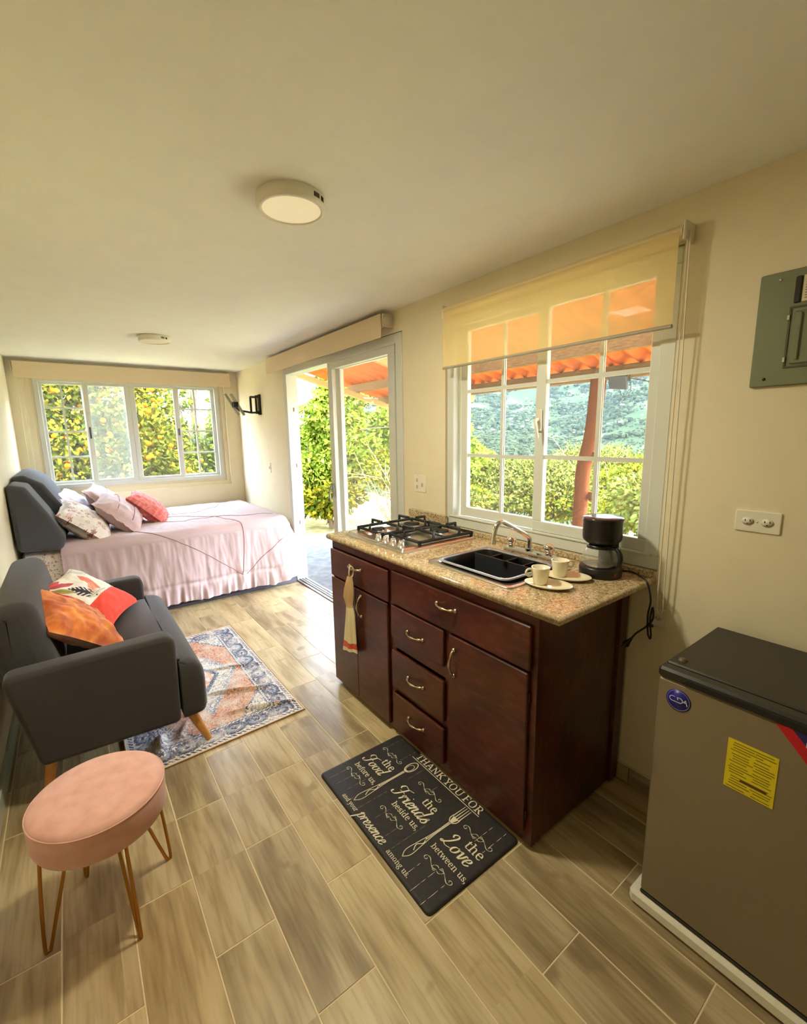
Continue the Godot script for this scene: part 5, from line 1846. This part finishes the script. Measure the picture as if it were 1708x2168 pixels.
func floral(key: String, scale: float) -> StandardMaterial3D:
	if mats.has(key): return mats[key]
	var n := 256
	var pale := key == "floral_pale"
	var im := Image.create(n, n, false, Image.FORMAT_RGB8)
	im.fill(c8(240, 230, 222) if not pale else c8(240, 230, 236))
	var r := RandomNumberGenerator.new()
	r.seed = 99
	var cols := [c8(168, 82, 78), c8(196, 116, 96), c8(150, 96, 84), c8(182, 150, 110)] if not pale else [c8(206, 176, 190), c8(220, 190, 190)]
	for k in 120:
		var cx := r.randi_range(0, n)
		var cy := r.randi_range(0, n)
		var rad := r.randf_range(4.0, 11.0)
		var col: Color = cols[r.randi() % cols.size()]
		var pet := r.randi_range(4, 6)
		var ph := r.randf() * TAU
		var hollow := r.randf() < 0.6
		for y in range(-12, 13):
			for x in range(-12, 13):
				var d := sqrt(float(x * x + y * y))
				var lim := rad * (0.65 + 0.35 * cos(atan2(y, x) * pet + ph))
				if d < lim and not (hollow and d < lim * 0.55 and d > lim * 0.2):
					im.set_pixel(posmod(cx + x, n), posmod(cy + y, n), col)
	var m := mat(key, Color.WHITE, 0.9)
	m.albedo_texture = ImageTexture.create_from_image(im)
	tri(m, scale)
	return m

func coral() -> StandardMaterial3D:
	var m := mat("coral_print", Color.WHITE, 0.85)
	m.albedo_texture = ntex(0.016, [c8(206, 92, 92), c8(216, 110, 104), c8(232, 168, 150), c8(222, 122, 112), c8(196, 84, 84)], [0.0, 0.42, 0.5, 0.58, 1.0], 256, 130, FastNoiseLite.TYPE_SIMPLEX, 2)
	tri(m, 2.6)
	return m

# ------------------------------------------------------------------ terrace
func build_terrace() -> void:
	var st := S()
	bx(st, Vector3(XR + WT, -0.25, -6.4), Vector3(4.6, -0.05, 3.0), 0.01)
	var con := mat("terrace_concrete", Color.WHITE, 0.8)
	con.albedo_texture = ntex(0.03, [c8(80, 80, 80), c8(92, 92, 92), c8(104, 104, 103)], [], 256, 141)
	tri(con, 0.8, true)
	matte(con)
	struct(st, "terrace_slab", con, "pale concrete terrace outside the sliding door")
	# corrugated roof sloping away from the house
	var r := thing("terrace_roof", "orange corrugated terrace roof on rough timber beams", "roof", Vector3(1.9, 2.6, -2.5))
	var om := mat("orange_sheet", Color.WHITE, 0.5)
	om.albedo_texture = ntex(0.02, [c8(186, 84, 40), c8(200, 98, 50), c8(208, 112, 62)], [], 256, 151)
	tri(om, 1.2)
	matte(om)
	var sheet := S()
	grid(sheet, 64, 6, func(u: float, v: float) -> Vector3: return Vector3(lerpf(-0.05, 2.62, v), lerpf(0.13, -0.57, v) + 0.022 * sin(u * TAU * 5.0), -0.45 + 0.9 * u))
	sheet.generate_normals()
	var sm: ArrayMesh = sheet.commit()
	for k in 11:
		var o := put(sm, "roof_sheet", om, r)
		o.position = Vector3(0, 0.004 * (k % 2), 4.66 - k * 0.82)
	var wm := mat("rough_timber", Color.WHITE, 0.8)
	wm.albedo_texture = ntex(0.02, [c8(94, 72, 50), c8(116, 92, 64), c8(134, 110, 80)], [], 256, 161)
	tri(wm, 2.0)
	wm.uv1_scale = Vector3(2.0, 9.0, 2.0)
	matte(wm)
	# beams along z under the sheets
	for q in [[0.12, -0.055, 0.10], [1.72, -0.30, 0.11], [2.28, -0.56, 0.12]]:
		st = S()
		var top: float = 0.13 - (q[0] + 0.05) / 2.67 * 0.70 - 0.03
		bx(st, Vector3(q[0] - 0.035, top - q[2], -3.75), Vector3(q[0] + 0.035, top, 5.0), 0.004)
		put(st, "purlin", wm, r)
	# rafters along the slope
	var slope := atan2(-0.70, 2.67)
	for z in [-3.55, -1.7, 1.9, 3.8]:
		st = S()
		bx(st, Vector3(0.0, -0.04, -0.03), Vector3(2.45, 0.04, 0.03), 0.004, Transform3D(Basis(Vector3.BACK, slope), Vector3(-0.03, -0.06, z)))
		put(st, "rafter", matte(mat("pale_timber", c8(176, 150, 100), 0.75)), r)
	# trunk post
	var p := thing("terrace_post", "reddish brown tree trunk post holding up the terrace roof", "post", Vector3(4.18, -0.05, -2.52))
	var bark := mat("oiled_trunk", Color.WHITE, 0.7)
	bark.albedo_texture = ntex(0.04, [c8(66, 32, 18), c8(88, 47, 28), c8(110, 68, 44)], [], 256, 171)
	tri(bark, 3.0)
	matte(bark)
	st = S()
	tube(st, curve([Vector3(0.0, 0.0, -0.05), Vector3(0.0, 0.55, -0.06), Vector3(0.0, 1.05, -0.055), Vector3(0.0, 1.22, -0.04), Vector3(0.0, 1.5, 0.02), Vector3(0.0, 1.85, 0.05), Vector3(0, 2.03, 0.06)], 6), 0.072, 16)
	put(st, "trunk", bark, p)
	for q in [[1.30, 0.06], [1.62, 0.05], [0.9, 0.045]]:
		st = S()
		soft_box(st, Vector3(-0.03, q[0] - 0.05, 0.02), Vector3(0.03, q[0] + 0.05, 0.085), 0.028, 6)
		put(st, "knot", bark, p)
	# flood light under the eave with its cable
	var f := thing("flood_light", "small grey outdoor flood light hanging from the terrace eave", "flood light", Vector3(4.10, 1.93, -2.22))
	st = S()
	bx(st, Vector3(-0.02, -0.065, -0.085), Vector3(0.02, 0.065, 0.085), 0.008, Transform3D(Basis(Vector3.BACK, 0.45) * Basis(Vector3.RIGHT, 0.12), Vector3.ZERO))
	put(st, "body", mat("floodlight_grey", c8(66, 68, 66), 0.5, 0.3), f)
	st = S()
	tube(st, [Vector3(0, 0.0, -0.09), Vector3(0.03, 0.10, -0.09), Vector3(0.03, 0.10, 0.09), Vector3(0, 0, 0.09)], 0.006, 6)
	put(st, "yoke", mat("floodlight_grey", c8(66, 68, 66), 0.5, 0.3), f)
	st = S()
	tube(st, curve([Vector3(0.02, -0.05, 0.0), Vector3(0.02, -0.12, 0.03), Vector3(0.02, -0.13, 0.08), Vector3(0.02, -0.06, 0.11), Vector3(0.02, 0.04, 0.09)], 5), 0.004, 6)
	tube(st, curve([Vector3(0.02, 0.03, 0.09), Vector3(0.02, 0.0, 0.20), Vector3(0.02, -0.02, 0.30), Vector3(0.02, 0.02, 0.42), Vector3(0.02, 0.08, 0.6)], 5), 0.004, 6)
	put(st, "cable", black_plastic(), f)

# ------------------------------------------------------------------ landscape
var hill_noise: FastNoiseLite

func ground_y(x: float, z: float) -> float:
	var d := maxf(0.0, x - 4.8)
	var y := -0.28
	if d < 40.0: y -= 0.16 * d
	else: y -= 6.4 + (1.0 - exp(-(d - 40.0) / 160.0)) * 46.0
	var r := sqrt(x * x + z * z)
	var az := rad_to_deg(atan2(x, -z))
	if r > 180.0:
		var k := clampf((r - 180.0) / 900.0, 0.0, 1.0)
		var side := clampf((az - 20.0) / 22.0, 0.0, 1.0)
		side = side * side * (3.0 - 2.0 * side)
		y += (k * k * (3.0 - 2.0 * k)) * (230.0 * side + 20.0)
		y += hill_noise.get_noise_2d(x, z) * 46.0 * clampf((r - 180.0) / 300.0, 0, 1)
	elif r > 12.0:
		y += hill_noise.get_noise_2d(x * 6.0, z * 6.0) * 0.8
	return y

func build_landscape() -> void:
	hill_noise = FastNoiseLite.new()
	hill_noise.seed = 17
	hill_noise.frequency = 0.0032
	hill_noise.fractal_octaves = 4
	# ground around the house, and the valley side and hills beyond
	var gm := mat("dry_grass", Color.WHITE, 0.95)
	gm.albedo_texture = ntex(0.03, [c8(126, 116, 72), c8(150, 138, 92), c8(172, 160, 116)], [], 256, 181)
	tri(gm, 0.5, true)
	matte(gm)
	var st := S()
	grid(st, 40, 40, func(u: float, v: float) -> Vector3:
		var x := lerpf(-14.0, 16.0, u)
		var z := lerpf(-26.0, 10.0, v)
		return Vector3(x, ground_y(x, z), z))
	struct(st, "ground", gm, "grassy ground around the cabin")
	var hm := mat("hill_vegetation", Color.WHITE, 0.95)
	hm.albedo_texture = ntex(0.012, [c8(26, 32, 20), c8(30, 38, 24), c8(36, 44, 28), c8(50, 52, 38), c8(72, 70, 54)], [0.0, 0.4, 0.62, 0.78, 0.92], 512, 191)
	tri(hm, 0.0045, true)
	matte(hm)
	st = S()
	grid(st, 110, 80, func(u: float, v: float) -> Vector3:
		var az := lerpf(-0.1, 2.4, u)
		var r := 15.0 * pow(1400.0 / 15.0, v)
		var x := r * sin(az)
		var z := -r * cos(az)
		return Vector3(x, ground_y(x, z) - 0.02, z))
	struct(st, "hills", hm, "wooded hills across the valley")
	# distant tree crowns and houses
	var crown := S()
	soft_box(crown, Vector3(-1, -0.7, -1), Vector3(1, 0.9, 1), 0.9, 2)
	crown.generate_normals()
	var cm := crown.commit()
	var mm := MultiMesh.new()
	mm.transform_format = MultiMesh.TRANSFORM_3D
	mm.use_colors = true
	mm.mesh = cm
	var N := 60000
	mm.instance_count = N
	var r2 := RandomNumberGenerator.new()
	r2.seed = 4242
	for i in N:
		var az := r2.randf_range(0.45, 1.45)
		var r := 90.0 * pow(1150.0 / 90.0, r2.randf())
		var x := r * sin(az)
		var z := -r * cos(az)
		var s := r2.randf_range(1.0, 2.2) * (0.6 + r / 800.0)
		if hill_noise.get_noise_2d(x * 3.0 + 500.0, z * 3.0) > 0.18: s *= 0.35
		mm.set_instance_transform(i, Transform3D(Basis(Vector3.UP, r2.randf() * TAU).scaled(Vector3(s, s * r2.randf_range(0.8, 1.2), s)), Vector3(x, ground_y(x, z) + s * 0.4, z)))
		var g := r2.randf()
		mm.set_instance_color(i, Color(0.010 + 0.012 * g, 0.015 + 0.012 * g, 0.008 + 0.006 * g))
	var mi := MultiMeshInstance3D.new()
	mi.name = "distant_forest"
	mi.multimesh = mm
	var lm := mat("forest_crowns", Color.WHITE, 0.95)
	lm.vertex_color_use_as_albedo = true
	matte(lm)
	mi.material_override = lm
	add_child(mi)
	tag(mi, "green forest covering the far hillside seen through the kitchen window", "forest", "", "stuff")
	var hs := S()
	bx(hs, Vector3(-4, 0, -3), Vector3(4, 3.2, 3))
	hs.generate_normals()
	var hmesh := hs.commit()
	var h2 := MultiMesh.new()
	h2.transform_format = MultiMesh.TRANSFORM_3D
	h2.mesh = hmesh
	h2.instance_count = 70
	for i in 70:
		var az := r2.randfn(0.98, 0.16)
		var r := r2.randfn(560.0, 110.0)
		var x := r * sin(az)
		var z := -r * cos(az)
		h2.set_instance_transform(i, Transform3D(Basis(Vector3.UP, r2.randf() * TAU).scaled(Vector3.ONE * r2.randf_range(0.2, 0.42)), Vector3(x, ground_y(x, z) + 3.0, z)))
	var hi := MultiMeshInstance3D.new()
	hi.name = "distant_town"
	hi.multimesh = h2
	hi.material_override = matte(mat("pale_render", c8(150, 150, 152), 0.8))
	add_child(hi)
	tag(hi, "scatter of tiny white houses across the valley", "houses", "", "stuff")

	# haze lying in the valley
	var fv := FogVolume.new()
	fv.name = "valley_haze"
	fv.size = Vector3(420, 300, 1000)
	fv.position = Vector3(300, 90, -300)
	fv.rotation.y = 0.0
	var fm := FogMaterial.new()
	fm.density = 0.00004
	fm.albedo = Color(0.72, 0.86, 1.0)
	fv.material = fm
	add_child(fv)
	tag(fv, "pale blue haze hanging in the valley", "haze", "", "stuff")

# ------------------------------------------------------------------ trees
func leaf_mesh(w: float) -> ArrayMesh:
	var st := S()
	st.set_smooth_group(0)
	var A := Vector3(0, 0, 0)
	var Bq := Vector3(w, 0.10, 0.45)
	var C := Vector3(0, 0.0, 1.0)
	var D := Vector3(-w, 0.10, 0.45)
	var M := Vector3(0, -0.04, 0.5)
	for q in [A, Bq, M, Bq, C, M, C, D, M, D, A, M]: st.add_vertex(q)
	st.generate_normals()
	return st.commit()

func leaves(parent: Node3D, blobs: Array, count: int, size: float, cols: Array, sd: int, shell := 0.45, wid := 0.30) -> void:
	# blobs: [centre, radii]; leaves grow in the outer part of each blob
	var r := RandomNumberGenerator.new()
	r.seed = sd
	var mm := MultiMesh.new()
	mm.transform_format = MultiMesh.TRANSFORM_3D
	mm.use_colors = true
	mm.mesh = leaf_mesh(wid)
	mm.instance_count = count
	var vol := []
	var tot := 0.0
	for b in blobs:
		var v: float = pow(b[1].x * b[1].y * b[1].z, 0.67)
		tot += v
		vol.append(tot)
	for i in count:
		var pick := r.randf() * tot
		var k := 0
		while vol[k] < pick: k += 1
		var d := Vector3(r.randfn(), r.randfn(), r.randfn()).normalized()
		var rad := pow(r.randf(), 0.33) * (1.0 - shell) + shell
		rad *= 0.86 + 0.22 * sin(d.x * 7.0 + k) * sin(d.y * 6.0 + 2.0 * k) + 0.10 * sin(d.z * 11.0)
		var p: Vector3 = blobs[k][0] + d * blobs[k][1] * rad
		var s := size * r.randf_range(0.7, 1.25)
		var dir := (d + Vector3(r.randfn(), r.randfn() - 0.3, r.randfn()) * 0.7).normalized()
		var bs := Basis.looking_at(-dir, Vector3(0.2, 1, 0.1).normalized()) * Basis(Vector3.BACK, r.randf() * TAU)
		mm.set_instance_transform(i, Transform3D(bs.scaled(Vector3.ONE * s), p))
		var c: Color = cols[r.randi() % cols.size()]
		mm.set_instance_color(i, c * r.randf_range(0.8, 1.2))
	var mi := MultiMeshInstance3D.new()
	mi.name = "foliage"
	mi.multimesh = mm
	var m := mat("leaf", Color.WHITE, 1.0)
	matte(m)
	m.vertex_color_use_as_albedo = true
	m.backlight_enabled = true
	m.backlight = Color(0.04, 0.05, 0.004)
	mi.material_override = m
	mi.set_meta("kind", "stuff")
	parent.add_child(mi, true)

func branches(parent: Node3D, base: Vector3, tips: Array, r0: float, m: Material, sd: int) -> void:
	var r := RandomNumberGenerator.new()
	r.seed = sd
	var st := S()
	for tip in tips:
		var mid: Vector3 = base.lerp(tip, 0.45) + Vector3(r.randfn(), r.randfn(), r.randfn()) * 0.10 * base.distance_to(tip)
		var pts := curve([base, base.lerp(mid, 0.5) + Vector3(0, 0.05, 0), mid, tip], 4)
		var rr := []
		for i in pts.size(): rr.append(lerpf(r0, r0 * 0.15, float(i) / (pts.size() - 1)))
		tube(st, pts, rr, 6)
		for k in 3:
			var a: Vector3 = pts[int(pts.size() * (0.5 + 0.15 * k))]
			var b: Vector3 = a + (tip - base).length() * 0.3 * Vector3(r.randfn(), absf(r.randfn()) * 0.6, r.randfn())
			tube(st, [a, a.lerp(b, 0.5) + Vector3(0, 0.03, 0), b], [r0 * 0.35, r0 * 0.25, r0 * 0.1], 5)
	put(st, "branches", m, parent)

func build_trees() -> void:
	var bark := matte(mat("grey_bark", c8(96, 82, 66), 0.9))
	var yg := [Color(0.105, 0.092, 0.006), Color(0.070, 0.078, 0.006), Color(0.040, 0.055, 0.005), Color(0.140, 0.110, 0.008)]
	var fg := [Color(0.070, 0.095, 0.008), Color(0.048, 0.072, 0.006), Color(0.100, 0.112, 0.012)]
	var og := [Color(0.095, 0.092, 0.018), Color(0.066, 0.072, 0.013), Color(0.125, 0.108, 0.026), Color(0.050, 0.058, 0.010)]
	var dg := [Color(0.13, 0.17, 0.015), Color(0.09, 0.13, 0.012), Color(0.18, 0.19, 0.025)]
	# orange tree outside the far window
	var gy := -0.28
	var t := thing("orange_tree", "orange tree heavy with fruit outside the window behind the bed", "tree", Vector3(0.3, gy, -8.7))
	var st := S()
	tube(st, curve([Vector3(0, 0, 0), Vector3(0.05, 0.5, 0.02), Vector3(0.0, 1.1, 0.0), Vector3(0.05, 2.2, 0)], 4), 0.09, 10)
	put(st, "trunk", bark, t)
	branches(t, Vector3(0, 0.9, 0), [Vector3(-1.0, 2.4, 0.3), Vector3(0.9, 2.3, 0.4), Vector3(0.1, 3.0, 0.2), Vector3(-0.4, 2.6, -0.5), Vector3(0.5, 2.7, -0.5)], 0.045, bark, 1)
	var blobs := [[Vector3(0.0, 2.1, 0), Vector3(1.25, 1.3, 1.0)], [Vector3(-1.0, 1.9, 0.1), Vector3(1.05, 1.3, 0.9)], [Vector3(0.55, 1.5, 0.3), Vector3(0.95, 1.0, 0.8)], [Vector3(-0.6, 3.0, 0), Vector3(1.1, 0.9, 0.9)], [Vector3(-0.3, 1.0, 0.3), Vector3(1.4, 0.8, 0.8)], [Vector3(-1.9, 2.2, 0), Vector3(0.9, 1.5, 0.8)]]
	leaves(t, blobs, 44000, 0.095, yg, 501)
	var ball := S()
	lathe(ball, [Vector2(0, -0.036), Vector2(0.02, -0.031), Vector2(0.034, -0.014), Vector2(0.038, 0.0), Vector2(0.034, 0.016), Vector2(0.02, 0.032), Vector2(0, 0.036)], 12)
	ball.generate_normals()
	var bm := ball.commit()
	var om := matte(mat("orange_fruit", c8(190, 78, 6), 0.8))
	var r := RandomNumberGenerator.new()
	r.seed = 77
	for k in 220:
		var b = blobs[r.randi() % blobs.size()]
		var d := Vector3(r.randfn(), r.randfn() * 0.8, absf(r.randfn())).normalized()
		var o := put(bm, "orange", om, t)
		o.position = b[0] + d * b[1] * r.randf_range(0.92, 1.06)
		o.scale = Vector3.ONE * r.randf_range(0.8, 1.05)
	# light airy tree to the right of it
	t = thing("slender_tree", "thin airy tree beside the orange tree outside the bedroom window", "tree", Vector3(2.1, gy, -9.6))
	st = S()
	tube(st, curve([Vector3(0, 0, 0), Vector3(0.06, 1.2, 0.02), Vector3(-0.05, 2.2, 0.0), Vector3(0.1, 3.4, 0)], 4), 0.06, 8)
	put(st, "trunk", bark, t)
	branches(t, Vector3(0, 1.3, 0), [Vector3(-0.9, 2.6, 0.2), Vector3(0.8, 2.9, 0.3), Vector3(-0.3, 3.5, 0.2)], 0.03, bark, 2)
	leaves(t, [[Vector3(-0.5, 2.5, 0.1), Vector3(0.45, 0.3, 0.3)], [Vector3(0.5, 2.9, 0.1), Vector3(0.5, 0.3, 0.3)], [Vector3(-0.1, 1.6, 0.1), Vector3(0.9, 0.5, 0.5)], [Vector3(0.2, 0.9, 0.1), Vector3(1.1, 0.6, 0.5)]], 4200, 0.11, fg, 502)
	# hedge behind
	t = thing("shrub", "low pale green shrub under the airy tree", "shrub", Vector3(2.0, gy, -11.0))
	branches(t, Vector3(0, 0, 0), [Vector3(-0.8, 1.2, 0.2), Vector3(0.8, 1.2, 0.1), Vector3(0, 1.5, 0.2)], 0.03, bark, 3)
	leaves(t, [[Vector3(-0.6, 0.9, 0), Vector3(1.2, 0.9, 0.6)], [Vector3(0.9, 0.9, 0), Vector3(1.2, 0.8, 0.6)]], 7000, 0.14, og, 503)
	# trees outside the sliding door
	var spots := [
		["leafy_tree", "bright green leafy tree beyond the open half of the sliding door", Vector3(4.4, -0.28, -8.3), [[Vector3(0.0, 2.0, 0), Vector3(0.75, 0.75, 0.6)], [Vector3(0.1, 1.35, 0.2), Vector3(0.85, 0.6, 0.6)], [Vector3(0.2, 2.7, 0.1), Vector3(0.6, 0.6, 0.5)], [Vector3(-0.5, 0.9, 0.2), Vector3(0.9, 0.6, 0.5)]], 12000, dg, 0.115, 1.0],
		["leafy_tree", "tall bright green tree close to the cabin outside the open door", Vector3(3.5, -0.28, -9.6), [[Vector3(-0.3, 2.2, 0), Vector3(0.9, 0.9, 0.7)], [Vector3(0.3, 1.3, 0.2), Vector3(1.0, 0.8, 0.7)], [Vector3(-0.2, 0.6, 0.3), Vector3(1.0, 0.5, 0.6)]], 12000, dg, 0.115, 1.0],
		["leafy_tree", "green tree with bare twiggy lower branches behind the glass door panel", Vector3(6.0, -0.5, -8.0), [[Vector3(0.0, 2.1, 0), Vector3(0.9, 0.8, 0.7)], [Vector3(0.9, 2.4, 0.0), Vector3(0.7, 0.7, 0.6)], [Vector3(-0.2, 1.3, 0.2), Vector3(0.9, 0.45, 0.6)]], 9000, dg, 0.115, 1.0],
		["leafy_tree", "loose yellow green tree standing behind the twiggy one", Vector3(7.6, -0.8, -8.6), [[Vector3(0.0, 2.2, 0), Vector3(0.9, 0.9, 0.8)], [Vector3(0.3, 1.4, 0.2), Vector3(1.2, 0.8, 0.7)]], 9000, dg, 0.12, 1.0]]
	for q in spots:
		t = thing(q[0], q[1], "tree", q[2])
		branches(t, Vector3(0, 0, 0), [Vector3(-0.7, 1.6, 0.2), Vector3(0.6, 1.7, 0.3), Vector3(0.1, 2.4, 0.1), Vector3(-0.3, 1.9, -0.3), Vector3(0.4, 2.0, -0.2), Vector3(0.9, 1.2, 0.3)], 0.04, bark, q[1].length())
		leaves(t, q[3], q[4], q[6], q[5], q[1].length(), 0.3)
	# bare twiggy shrub in front of them
	t = thing("twiggy_shrub", "almost bare pale twiggy shrub outside the sliding door", "shrub", Vector3(5.0, -0.3, -7.1))
	var tw := matte(mat("pale_twigs", c8(150, 128, 96), 0.9))
	var tp := []
	for k in 14: tp.append(Vector3(rng.randf_range(-0.9, 0.9), rng.randf_range(0.7, 1.5), rng.randf_range(-0.5, 0.5)))
	branches(t, Vector3.ZERO, tp, 0.022, tw, 909)
	leaves(t, [[Vector3(0, 1.1, 0), Vector3(0.9, 0.45, 0.5)]], 900, 0.08, yg, 910, 0.2)
	# scrub on the slope below the kitchen window
	var bushes := [
		["scrub_bush", "yellow green bush on the slope behind the terrace trunk post", Vector3(10.5, 0, -5.6), 1.7, yg], ["scrub_bush", "olive bush on the slope between the trunk post and the door side trees", Vector3(9.2, 0, -7.4), 1.6, og],
		["scrub_bush", "tall pale yellow green bush on the slope beside the trunk post", Vector3(9.6, 0, -3.3), 1.75, yg], ["scrub_bush", "olive bush just beyond the terrace below the flood light", Vector3(8.4, 0, -2.2), 1.5, og],
		["scrub_bush", "dense fresh green bush on the slope seen over the kitchen sill", Vector3(11.0, 0, -9.6), 1.8, fg], ["scrub_bush", "broad olive bush further down the slope", Vector3(14.5, 0, -9.0), 2.1, og],
		["scrub_bush", "light green bush further down the slope beside the broad olive one", Vector3(15.5, 0, -6.0), 2.2, yg], ["scrub_bush", "sparse bush at the terrace edge outside the sliding door", Vector3(5.6, 0, -7.0), 0.9, og], ["scrub_bush", "twiggy low bush outside the open half of the door", Vector3(3.9, 0, -7.6), 0.75, yg], ["scrub_bush", "low yellowish bush behind the fixed door glass", Vector3(6.9, 0, -7.3), 1.0, yg],
		["scrub_bush", "leafy bush between the sliding door trees and the kitchen view", Vector3(9.6, 0, -10.8), 1.7, yg]]
	for q in bushes:
		var at: Vector3 = q[2]
		at.y = ground_y(at.x, at.z) - 0.05
		t = thing(q[0], q[1], "bush", at)
		# tops reach a little below eye level
		var k: float = q[3]
		var top := 1.05 + rng.randf_range(-0.25, 0.25) - at.y if at.x > 7.5 else 1.1
		var tips := []
		for j in 7: tips.append(Vector3(rng.randf_range(-0.8, 0.8) * k, top * rng.randf_range(0.55, 0.92), rng.randf_range(-0.8, 0.8) * k))
		branches(t, Vector3.ZERO, tips, 0.035, bark, int(k * 100) + q[1].length())
		var bl := []
		for j in 6:
			bl.append([Vector3(rng.randf_range(-0.7, 0.7) * k, top * rng.randf_range(0.45, 0.78), rng.randf_range(-0.8, 0.8) * k), Vector3(0.62 * k, top * 0.24, 0.62 * k)])
		leaves(t, bl, 15000 if at.x > 7.5 else 4000, 0.105, q[4], 600 + q[1].length(), 0.25)
